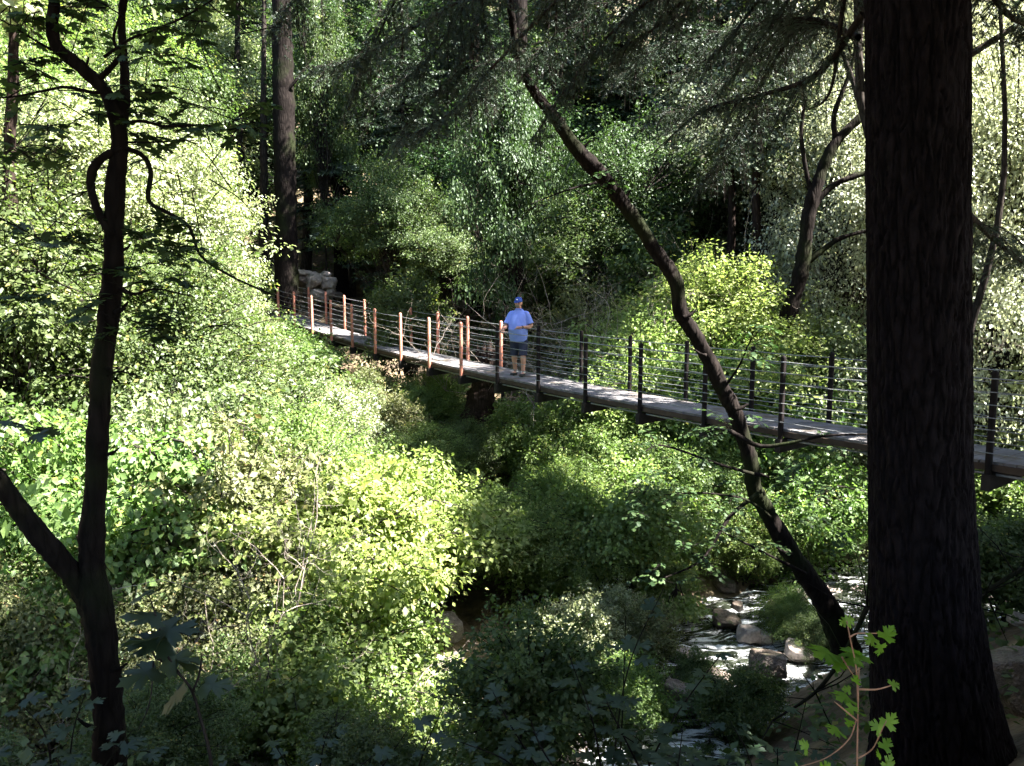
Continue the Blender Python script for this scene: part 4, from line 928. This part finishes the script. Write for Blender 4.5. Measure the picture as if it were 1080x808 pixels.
# shaded middle of the slope
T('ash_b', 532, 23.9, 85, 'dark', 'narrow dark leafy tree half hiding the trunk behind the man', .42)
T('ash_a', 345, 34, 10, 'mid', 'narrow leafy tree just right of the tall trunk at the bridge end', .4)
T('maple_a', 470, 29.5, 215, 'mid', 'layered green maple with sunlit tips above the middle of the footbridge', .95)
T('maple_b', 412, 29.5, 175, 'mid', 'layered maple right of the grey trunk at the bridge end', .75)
T('maple_b', 605, 27.5, 215, 'mid', 'dark layered maple above the shaded railing posts')
T('maple_a', 540, 32, 110, 'dark', 'shaded maple behind the trunk above the man')  # dark leaf colour stands in for shade, also on the next maple
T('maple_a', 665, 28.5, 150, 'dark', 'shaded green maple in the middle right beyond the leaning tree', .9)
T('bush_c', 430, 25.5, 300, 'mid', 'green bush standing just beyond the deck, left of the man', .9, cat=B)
T('bush_c', 610, 24, 320, 'olive', 'twiggy olive bush behind the shaded posts beside the man', .8, cat=B)
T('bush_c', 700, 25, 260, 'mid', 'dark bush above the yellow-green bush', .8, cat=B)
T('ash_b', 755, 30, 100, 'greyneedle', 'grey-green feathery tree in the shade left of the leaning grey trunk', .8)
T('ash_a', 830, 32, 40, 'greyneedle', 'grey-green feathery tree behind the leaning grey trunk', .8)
for k, (x, Y, s_, kd) in enumerate(((360, 36, 1, 'fir_a'), (430, 33, .9, 'fir_b'), (480, 40, 1, 'fir_a'), (590, 38, 1, 'fir_a'), (650, 34, 1, 'fir_b'), (720, 40, 1.1, 'fir_a'), (800, 39, 1.1, 'fir_a'), (880, 41, 1.1, 'fir_b'), (270, 43, 1, 'fir_a'), (180, 44, 1, 'fir_b'), (540, 46, 1, 'fir_b'), (950, 45, 1.1, 'fir_a'), (1050, 48, 1.1, 'fir_a'), (60, 46, 1, 'fir_a'))):
    T(kd, x, Y, 0, None, 'dark fir among the trees on the far slope', 1, 'firs on the far slope', 'fir_tree', scale=s_)
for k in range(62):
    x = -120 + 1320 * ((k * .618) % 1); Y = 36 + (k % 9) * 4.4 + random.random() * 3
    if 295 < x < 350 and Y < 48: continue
    T(['ash_a', 'ash_b', 'maple_a'][k % 3], x, Y, 0, ['mid', 'pale', 'olive', 'mid', 'bright'][k % 5] if x < 250 or x > 850 else ['dark', 'mid', 'dark', 'needle'][k % 4], 'leafy tree in the crowd of trees high on the far slope', 1, 'leafy trees high on the far slope', scale=.95 + .3 * random.random())  # leaf colours darker mid-slope to stand in for shade there
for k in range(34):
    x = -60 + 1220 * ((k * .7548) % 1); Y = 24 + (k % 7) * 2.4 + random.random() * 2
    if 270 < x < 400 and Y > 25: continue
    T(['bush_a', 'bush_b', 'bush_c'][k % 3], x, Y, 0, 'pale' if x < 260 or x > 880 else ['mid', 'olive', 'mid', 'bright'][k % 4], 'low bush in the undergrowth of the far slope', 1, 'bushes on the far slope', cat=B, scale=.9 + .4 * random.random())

for k, (x_, y_, s_) in enumerate(((8.6, 29.5, 1.05), (11.5, 32.5, 1.15), (6.2, 33, 1.1), (9, 36.5, 1.1), (13.8, 29, 1.0), (2.6, 35, 1.1), (15.5, 34, 1.2), (-1.5, 36, 1.1))):
    place(['fir_a', 'fir_b'][k % 3 == 1], 'fir_tree', x_, y_, s_, k * 1.1, None, None, 'dark shaded fir on the right half of the far slope', 'tree', 'firs on the right half of the slope')
# bare dead shrubs
def dead_shrub(x, Y, H, n, label, seed, mat='deadtwig', spread=.42, dz=0):
    rng = np.random.default_rng(seed); xx_ = X_at(x, Y); b = np.array([xx_, Y, g1(xx_, Y) + dz]); root = empty('dead_shrub', tuple(b)); tag(root, label, 'dead shrub')
    mb = MB()
    def rec(p, d, l, r, lv):
        m_ = 7; pts = [p]
        for q in range(m_): d = norm(d + rng.standard_normal(3) * .22 + np.array([0, 0, .03])); pts.append(pts[-1] + d * l / m_)
        tube(mb, pts, np.linspace(r, r * .4, m_ + 1), 5 if lv < 2 else 3, cap=False)
        if lv < 3:
            for q in range(5 if lv else 7):
                j = rng.integers(2, m_ + 1); rec(np.array(pts[j]), norm(d + rng.standard_normal(3) * .9), l * (.28 + .26 * rng.random()), r * .45, lv + 1)
    for k in range(n):
        a = rng.random() * 6.28; rec(np.array([0, 0, -.1]) + .2 * rng.standard_normal(3) * [1, 1, 0], norm(np.array([math.cos(a) * spread, math.sin(a) * spread, 1])), H * (.7 + .5 * rng.random()), .016, 0)
    mb.build('stems', [M[mat]], root)
dead_shrub(606, 22, 4.7, 8, 'grey bare dead shrub with tangled twigs right of the man behind the railing', 61, dz=.8)
dead_shrub(578, 22.4, 3.9, 5, 'bare pale shrub just right of the man beyond the railing', 62, dz=1.2)
dead_shrub(642, 22.6, 4.3, 5, 'bare grey shrub between the shaded railing posts and the yellow-green bush', 63, dz=1.2)
dead_shrub(238, 12.3, 3.6, 9, 'pinkish brown dead shrub standing in front of the lower left bushes', 64)
dead_shrub(170, 12.4, 2.6, 5, 'small bare shrub just right of the forked maple trunk', 65)
dead_shrub(775, 23, 6.5, 7, 'brown bare shrub in the shade left of the grey leaning trunk', 66, dz=1)
dead_shrub(215, 19.0, 3.2, 5, 'pale bare twigs rising through the bushes under the big sunlit tree', 68, dz=.5)
dead_shrub(350, 12.0, 2.2, 5, 'bare twigs poking out below the large glowing bush', 69)
dead_shrub(720, 25, 4.0, 6, 'brown bare shrub above the glowing yellow-green tree', 67, dz=2)

# ================================================================== BOULDERS
def rockdata(seed):
    rng = np.random.default_rng(seed); n, m = 72, 44
    th = np.linspace(0, 2 * PI, n, endpoint=False); ph = np.linspace(.04, PI - .04, m)
    PH, TH_ = np.meshgrid(ph, th, indexing='ij'); u = np.stack([np.sin(PH) * np.cos(TH_), np.sin(PH) * np.sin(TH_), np.cos(PH)], -1)
    r = np.full(PH.shape, 1.25)
    for k in range(13):                                   # flattened facets
        nrm = norm(rng.standard_normal(3)); dd = .62 + .33 * rng.random(); r = np.minimum(r, dd / np.clip(u @ nrm, .05, None))
    r = r * (1 + .10 * fbm(u * 2.2, 4, seed) + .03 * fbm(u * 9, 3, seed) - .05 * np.clip(1 - np.abs(fbm(u * 2.6 + 9, 3, seed + 3)) * 9, 0, 1))
    V = (u * r[..., None]).reshape(-1, 3); i = np.arange(m - 1)[:, None] * n; j = np.arange(n)[None]; k = (j + 1) % n
    mb = MB(); mb.add(V, np.stack([i + j, i + n + j, i + n + k, i + k], -1).reshape(-1, 4))
    mb.F.append(np.array([list(range(n)), list(range(mb.n - n, mb.n))[::-1]], np.int32)); mb.M.append(np.zeros(2, np.int32)); mb.A.append(np.full(2, .5))
    return mb.data('rock', [M['rock']])
ROCKS = [rockdata(s_) for s_ in range(6)]
nrock = 0
def rock(px, py, wpx, hpx, label, mat='rock', Y=None, group='boulders by the creek', name='boulder', deep=1.0):
    global nrock
    if Y is None:
        q = None
        for Yt in np.arange(6, 60, .1):
            q = P(px, py + hpx * .35, Yt)
            if q[2] < max(g1(q[0], q[1]), WZ): break
        Y = q[1]
    c0 = P(px, py, Y); s_ = Y / F
    o = bpy.data.objects.new(name, ROCKS[nrock % 6]); COL.objects.link(o); nrock += 1
    o.location = tuple(c0); o.scale = (wpx * s_ / 2, wpx * s_ / 2 * deep, hpx * s_ / 2); o.rotation_euler = (.2 * random.random(), .2 * random.random(), random.random() * 6.28)
    o.rotation_euler[2] = (nrock % 2) * PI + .3 * random.random()
    if mat != 'rock': o.material_slots[0].link = 'OBJECT'; o.material_slots[0].material = M[mat]
    tag(o, label, 'boulder', group); return o
rock(745, 718, 62, 46, 'large brown boulder in the creek left of the thick conifer', 'wetrock')
rock(712, 735, 50, 40, 'dark wet boulder at the left shoulder of the large brown one', 'wetrock')
rock(856, 656, 44, 40, 'pale pinkish boulder at the foot of the leaning tree')
rock(824, 641, 30, 16, 'small rounded boulder left of the pinkish one', 'wetrock')
rock(810, 700, 46, 44, 'dark shaded boulder in the middle of the creek', 'wetrock')
rock(762, 656, 34, 20, 'brown boulder on the bank left of the leaning tree', 'wetrock')
rock(842, 630, 22, 26, 'upright pale stone leaning against the leaning tree')
rock(800, 672, 26, 18, 'pale stone in the white water above the dark boulder')
rock(455, 712, 66, 44, 'pale grey sunlit boulder at the dark gap in the lower middle')
rock(470, 660, 40, 34, 'grey sunlit stone in the dark gap above the pale boulder')
rock(438, 690, 30, 24, 'small sunlit stone left of the pale grey boulder in the gap')
rock(425, 745, 60, 50, 'pale sunlit boulder below the glowing bush')
rock(478, 700, 34, 34, 'grey stone standing right of the pale boulders in the lower middle')
rock(372, 782, 40, 26, 'pale stone at the bottom below the glowing bush')
rock(20, 775, 60, 70, 'pale sunlit boulder in the lower left corner')
rock(508, 578, 30, 56, 'grey upright rock face in the hollow under the bridge')
rock(520, 600, 26, 22, 'brown stone at the foot of the grey rock face', 'wetrock')
rock(205, 540, 60, 34, 'pale lichen stained boulder among the lower left bushes', Y=13.9)
rock(235, 552, 36, 26, 'small white boulder beside the lichen stained one', Y=13.8)
rock(84, 318, 62, 22, 'long grey boulder behind the forked maple at bridge height', Y=17.0)
rock(70, 338, 40, 22, 'lower grey boulder behind the forked maple', Y=16.9)
rock(1062, 628, 56, 22, 'long dark boulder in the creek right of the thick conifer', 'wetrock')
rock(1040, 612, 26, 16, 'pale stone at the creek edge right of the thick conifer')
rock(1072, 655, 30, 14, 'flat grey stone in the white water at the right edge')
rock(1085, 715, 80, 90, 'big shaded boulder at the lower right edge', 'wetrock')
rock(690, 640, 26, 20, 'small pinkish stone above the creek in the lower centre')
rock(520, 745, 46, 30, 'dark stone under the shaded leaves at the bottom', 'wetrock')
rock(640, 760, 40, 24, 'brown stone in the shade of the broad leaves at the bottom', 'wetrock')
rock(790, 668, 30, 24, 'pale sunlit stone in the creek below the small rounded boulder')
rock(838, 690, 34, 26, 'pale broken stone between the pinkish boulder and the conifer')
rock(722, 690, 26, 20, 'pale stone at the left edge of the white water')
rock(775, 742, 30, 20, 'pale wet stone below the large brown boulder')
rock(660, 772, 34, 22, 'grey stone in the white water at the bottom')
rock(600, 758, 28, 20, 'pale stone at the bottom centre under the leaves')
rock(700, 668, 24, 16, 'small pale stone on the bank above the white water')
rng = np.random.default_rng(8)
for k in range(110):                                     # stones along the channel
    t = rng.integers(120, 560); a = rng.uniform(-2.9, 2.9); q = cr[t] + nn[t] * a; s_ = .07 + .26 * rng.random() ** 2.5
    o = bpy.data.objects.new('boulder', ROCKS[k % 6]); COL.objects.link(o); o.location = (q[0], q[1], max(g1(q[0], q[1]), WZ) + .02)
    o.scale = (s_, s_ * (.7 + .5 * rng.random()), s_ * .7); o.rotation_euler = (0, 0, rng.random() * 6.28)
    if k % 2: o.material_slots[0].link = 'OBJECT'; o.material_slots[0].material = M['wetrock']
    tag(o, 'small stone lying in or along the creek bed', 'boulder', 'small creek stones')
WALL = [(313, 296, 26, 20), (330, 293, 26, 22), (345, 297, 18, 18), (322, 306, 20, 14), (338, 309, 18, 14), (350, 306, 12, 12), (356, 311, 12, 9), (344, 288, 14, 10), (318, 286, 20, 8), (332, 302, 12, 10)]
for k, (x, y, w_, h_) in enumerate(WALL):
    rock(x, y + 2, w_, h_, 'stone of the heap beyond the far end of the footbridge', 'rock' if k % 3 else 'wetrock', Y=33.6, group='stones heaped beyond the bridge end')

# ================================================================== PLANTS NEAR THE CAMERA
rng = np.random.default_rng(90)
def near_plant(name, label, root, seed, build, leafm, stem, group=None, cat='shrub'):
    r = empty(name, tuple(root)); tag(r, label, cat, group); lb, sb = MB(), MB()
    build(lb, sb, np.random.default_rng(seed))
    if sb.n: sb.build('stems', [M[stem]], r, offset=root)
    lb.build('foliage', [M[leafm], M[stem]], r, offset=root)
def sapling(lb, sb, rng):
    Y = 2.7; pp = lambda *a: [P(x, y, Y + dy) for x, y, dy in a]
    def twig(pts, w0): tube(sb, catmull(pts, 16), np.linspace(w0, w0 * .5, 16) * Y / F / 2, 7)
    twig(pp((905, 850, 0), (904, 808, 0), (905, 740, 0), (906, 700, 0)), 2.4); twig(pp((905, 740, 0), (903, 705, 0), (897, 675, -.03), (893, 655, -.04)), 2.2)
    twig(pp((906, 727, 0), (925, 727, .05), (943, 722, .1)), 2.4); twig(pp((903, 760, 0), (895, 780, 0), (870, 800, 0), (830, 812, 0)), 1.8)
    twig(pp((905, 800, 0), (920, 790, 0), (930, 770, -.05), (935, 760, -.05)), 1.8); twig(pp((888, 693, 0), (895, 705, .02), (900, 712, .04)), 2)
    twig(pp((904, 760, 0), (886, 745, -.1), (880, 740, -.1)), 2); twig(pp((896, 672, -.03), (905, 668, 0), (925, 668, .05)), 2)
    L_ = [(894, 656, 2, 1, 17, -.2), (893, 655, -12, -6, 14, .3), (933, 674, 14, 22, 22, .2), (922, 672, -10, -8, 20, .5), (930, 680, -4, -14, 18, 0), (938, 668, 10, 16, 14, .4), (940, 723, 14, 4, 16, .3),
          (930, 770, -12, 8, 20, 0), (935, 766, 10, 14, 22, .2), (932, 790, 10, 16, 18, .1), (928, 795, -8, -8, 14, .3), (936, 812, 6, 20, 22, .1), (852, 790, -12, 12, 20, .2), (849, 792, 6, 8, 14, .3),
          (868, 812, 14, 12, 18, .2), (842, 810, -14, 4, 15, .2), (900, 745, -10, -14, 16, .1), (896, 760, -4, -20, 14, .2), (908, 752, 8, -10, 14, .2), (902, 720, 4, 14, 14, .3), (897, 728, -12, 2, 12, .2), (905, 700, -4, 12, 13, .4)]
    for x, y, dx, dy, s_, n_ in L_:
        a = P(x, y, Y - .03); b = P(x + dx, y - dy, Y - .03 + .06 * rng.standard_normal()); nr = np.array([.5 * rng.standard_normal() * .5, -.8 + n_, .55])
        scatter(lb, 'palm', a[None], norm(b - a)[None], norm(nr)[None], s_ * .86 * Y / F, 0, rng.random(1))
    L2 = [(876, 688, -20, -3, 42), (905, 688, -14, -16, 34), (880, 690, 4, -22, 30), (895, 735, -22, -3, 30), (885, 770, -24, -2, 26), (900, 690, 12, 8, 22)]
    for x, y, dx, dy, s_ in L2:
        a = P(x, y, Y + .05); b = P(x + dx, y - dy, Y - .05); scatter(lb, 'palm', a[None], norm(b - a)[None], norm(np.array([.1, -.3, 1]))[None], s_ * 1.0 * Y / F, 0, np.array([.1]))
near_plant('maple_sapling', 'slender maple sapling with glowing green lobed leaves in front of the thick conifer', P(905, 850, 2.7), 91, sapling, 'young', 'stemred', cat='sapling')
def dark_sapling(lb, sb, rng):
    Y = 2.9; pp = lambda *a: [P(x, y, Y) for x, y in a]
    def twig(pts, w0): tube(sb, catmull(pts, 16), np.linspace(w0, w0 * .5, 16) * Y / F / 2, 7)
    twig(pp((226, 860), (222, 800), (212, 760), (203, 730), (190, 712), (172, 698)), 4.5); twig(pp((190, 712), (176, 690), (166, 655), (158, 630)), 3); twig(pp((203, 730), (210, 712), (213, 690)), 3); twig(pp((162, 698), (158, 740), (146, 770)), 2); twig(pp((172, 698), (162, 690), (160, 665)), 3)
    for x, y, dx, dy, s_ in ((160, 676, -34, 4, 40), (180, 678, -38, 0, 40), (165, 665, 38, 0, 44), (172, 694, 34, -2, 40), (170, 652, -30, 2, 34), (165, 705, -28, -12, 36), (195, 722, -22, -26, 36), (200, 700, 20, -8, 26), (215, 722, 22, -2, 30), (150, 630, 4, 20, 24), (60, 680, 34, 4, 40), (70, 460, -30, 4, 34)):
        if x < 100: continue
        a = P(x, y, Y); b = P(x + dx, y - dy, Y + .1 * rng.standard_normal()); scatter(lb, 'palm', a[None], norm(b - a)[None], norm(np.array([.15 * rng.standard_normal(), -.16 + .15 * rng.standard_normal(), 1]))[None], s_ * 1.25 * Y / F, 0, rng.random(1))
near_plant('maple_sapling', 'grey-stemmed maple sapling holding flat broad leaves near the foot of the forked maple', P(226, 860, 2.9), 92, dark_sapling, 'big', 'bark', cat='sapling')
def broad_shrub(pts, leafs):
    def f(lb, sb, rng):
        for (x0, y0, x1, y1, Y, n, s_) in pts:
            a, b = P(x0, y0, Y), P(x1, y1, Y + .3 * rng.standard_normal()); m_ = (a + b) / 2 + np.array([0, 0, .08]) + rng.standard_normal(3) * .05
            leafy_twig(lb, [a, m_, b], rng, n, s_, r0=.006, flat=.16, pet=.45, droop=.25, start=.2)
    return f
near_plant('broadleaf_shrub', 'dark shrub with broad flat maple leaves along the bottom centre', P(650, 870, 3.6), 93,
           broad_shrub([(640, 860, 700, 620, 3.9, 6, 0.111), (640, 860, 600, 690, 3.8, 6, 0.111), (660, 860, 760, 690, 3.9, 8, 0.118), (600, 860, 520, 730, 3.7, 8, 0.111), (700, 860, 640, 740, 3.6, 8, 0.111), (620, 860, 560, 760, 3.4, 7, 0.111), (680, 870, 720, 770, 3.4, 7, 0.111), (650, 870, 660, 650, 4.3, 6, 0.118), (560, 870, 480, 780, 3.6, 7, 0.104), (690, 870, 650, 770, 4.1, 8, 0.118), (740, 870, 690, 790, 4.0, 8, 0.118)], 0), 'big', 'darkbark')
near_plant('broadleaf_shrub', 'dark shrub with broad leaves left of the thick conifer base', P(800, 880, 3.8), 94,
           broad_shrub([(800, 880, 770, 760, 3.9, 8, 0.111), (810, 880, 850, 740, 4.0, 8, 0.111), (790, 880, 730, 800, 3.7, 8, 0.111), (820, 880, 880, 790, 4.1, 8, 0.111), (800, 880, 820, 790, 3.6, 8, 0.104), (780, 880, 790, 810, 3.5, 6, 0.111)], 0), 'big', 'darkbark')
near_plant('broadleaf_shrub', 'dark broad leaved shrub in the lower left around the forked trunk', P(60, 880, 3.6), 95,
           broad_shrub([(60, 880, 20, 740, 3.7, 7, 0.104), (70, 880, 90, 730, 3.8, 7, 0.104), (60, 880, 140, 770, 3.7, 7, 0.096), (100, 880, 180, 800, 3.8, 7, 0.096), (40, 880, -20, 790, 3.6, 6, 0.104), (80, 880, 60, 800, 3.5, 6, 0.096)], 0), 'big', 'darkbark')
near_plant('broadleaf_shrub', 'dark broad leaved shrub at the bottom left of centre', P(330, 890, 4.0), 96,
           broad_shrub([(330, 880, 280, 770, 4.1, 7, 0.096), (330, 880, 350, 765, 4.2, 7, 0.096), (340, 880, 430, 770, 4.1, 7, 0.096), (320, 880, 240, 800, 4.0, 7, 0.096), (350, 890, 390, 800, 3.9, 7, 0.096), (420, 880, 470, 740, 4.4, 6, 0.096)], 0), 'big', 'darkbark')
def hanging(lb, sb, rng):
    leafy_twig(lb, [P(-60, 440, 4), P(10, 445, 4), P(45, 455, 4)], rng, 8, .10, flat=.3)
    leafy_twig(lb, [P(-60, 200, 4.4), P(10, 235, 4.4), P(60, 262, 4.4)], rng, 10, .09, flat=.3)
near_plant('maple_branch', 'small leafy branch reaching in from the left edge', P(-60, 440, 4), 97, hanging, 'big', 'darkbark', cat='branch')
near_shr = [(-1.8, 9.0), (-4.2, 9.1), (0.2, 8.7), (-6.5, 8.9), (6.3, 12.4)]
for k, (x, y) in enumerate(near_shr):
    place(['bush_b', 'bush_a', 'bush_c'][k % 3], 'creek_shrub', x, y, .55 + .12 * (k % 3), k * 1.3, 'mid', None, 'small shaded shrub on the near bank of the creek', 'bush', 'small shrubs on the near creek bank')
place('bush_b', 'creek_shrub', 7.6, 12.0, .8, 1, 'mid', None, 'shaded bush right of the thick conifer on the near bank', 'bush')

# ================================================================== UNDERGROWTH (stuff)
rng = np.random.default_rng(100)
n = 5200
x = rng.uniform(-30, 32, n); y = 7.6 + 45 * rng.random(n) ** 1.15
keep = (np.abs(x) < .72 * y + 4)
x, y = x[keep], y[keep]; d, s_ = creek_d(x, y); k_ = (d > 1.9) & ~((np.abs(x + 8.6) < 2.2) & (y > 28.5) & (y < 38) & (rng.random(len(x)) < .93)) & (fbm(np.stack([x, y, 0 * x], -1) * .35, 2, 12) > -.25)
x, y = x[k_], y[k_]; z = ground(x, y)
mb = MB(); cen = np.stack([x, y, z + .12 + .25 * rng.random(len(x))], -1)
leaf_cloud(rng, mb, cen, 46, .26, .5, 'diamond', .10)
u_ = mb.build('undergrowth', [M['mid'], M['bark']]); tag(u_, 'low leafy undergrowth covering both creek banks and the slope', 'undergrowth', kind='stuff')
# sticks and fallen branches on the near slope / creek
def fallen(label, path, Y, wpx, mat='darkbark'):
    rng = np.random.default_rng(5); b = P(path[0][0], path[0][1], Y); r = empty('fallen_branch', tuple(b)); tag(r, label, 'branch'); mb = MB(); limb(path, Y, wpx, 30, 8, rng, .06, mb)
    for k in range(16):
        i0 = rng.integers(0, len(path)); a = P(path[i0][0], path[i0][1], Y); d = norm(rng.standard_normal(3) + [0, 0, .2]); tube(mb, [a, a + d * .3 + .03 * rng.standard_normal(3), a + d * .7], [.010, .007, .003], 4)
    mb.build('stem', [M[mat]], r, offset=b)
fallen('tangle of dark bare twigs hanging over the creek left of the thick conifer', [(915, 640), (890, 690), (860, 730), (815, 760)], 8.5, [6, 5, 4, 2])
fallen('bare dark branch over the water right of the thick conifer', [(1100, 590), (1070, 605), (1040, 625), (1028, 640)], 9, [6, 5, 4, 2])
fallen('bleached fallen branch among the lower left bushes', [(0, 700), (40, 650), (75, 610)], 12.2, [4, 4, 2], 'deadtwig')

# ================================================================== UNSEEN TREES ADDED TO SHADE THE NEAR BANK AND BRIDGE (above, right, behind)
def canopy(x, y, H, R, zc, rz, n, seed, leaf, label, k=44, size=.17, lean=(0, 0)):
    z0 = g1(x, y)
    def keep(c_):
        W_ = c_ + np.array([x, y, z0]); ok = unbeamed(W_)
        py = 404 - F * ((W_[:, 1] * math.sin(PITCH) + W_[:, 2] * math.cos(PITCH)) / (W_[:, 1] * math.cos(PITCH) - W_[:, 2] * math.sin(PITCH)))
        px = 540 + F * W_[:, 0] / np.maximum(W_[:, 1], .5)
        return ok & ((py < -40) | (px > 1140) | (W_[:, 1] < .5))
    tb, cb = broad_tree(seed, H, R, zc, rz, n, k, .42, size, 'diamond', .24, 8, flat=.5, lob=.3, keep=keep, lean=lean)
    r = empty('added_shade_tree', (x, y, z0 - .1)); tag(r, label, 'tree', 'added shade trees above the near bank')
    tb.build('trunk', [M['bark']], r); cb.build('crown', [M[leaf], M['bark']], r)
for k, (x, y, s_) in enumerate([(-5, -7, 1.5), (1, -9, 1.6), (8, -6, 1.5), (-9, -3, 1.5), (-12, 2.5, 1.4), (17, -5, 1.5), (-2, -16, 1.8), (20, 10, 1.5)]):  # unseen trees added to keep skylight off the near bank
    place(['ash_a', 'ash_b'][k % 2], 'added_shade_tree', x, y, s_, k, 'mid', None, 'tall leafy tree added outside the frame to shade the near bank', 'tree', 'added shade trees round the viewpoint')
for k, (x, y, H, R, zc, rz, n) in enumerate([(10.5, 10.5, 17, 4.6, 12.5, 4, 700), (8.9, 17.6, 17, 4.2, 15.5, 4, 680), (14.0, 10.5, 17, 4.4, 13.5, 4.4, 560), (11.5, 8.0, 16, 4.2, 11.5, 3.6, 560), (9.0, 20.6, 20, 3.3, 17.3, 3.2, 420), (12.5, 13.5, 17, 4.5, 13, 4.5, 700), (10.4, 13.2, 18, 3.4, 13.5, 3.0, 520), (9.2, 11.4, 16, 3.2, 12.2, 2.7, 480), (5.4, .6, 12, 4.2, 9.6, 2.2, 760), (8.5, 4.5, 15, 4.5, 10.5, 4, 520), (13.5, 7.0, 17, 4.6, 12, 4.5, 520), (4.5, -1.5, 14, 4.5, 10, 3.5, 420), (-3, -2.5, 14, 4.5, 9.5, 3.5, 420)]):
    canopy(x, y, H, R, zc, rz, n, 200 + k, 'mid', lean=(-2.0, 3.0) if y == .6 else (0, 0), label='tall leafy tree added outside the frame to shade the near bank and bridge')
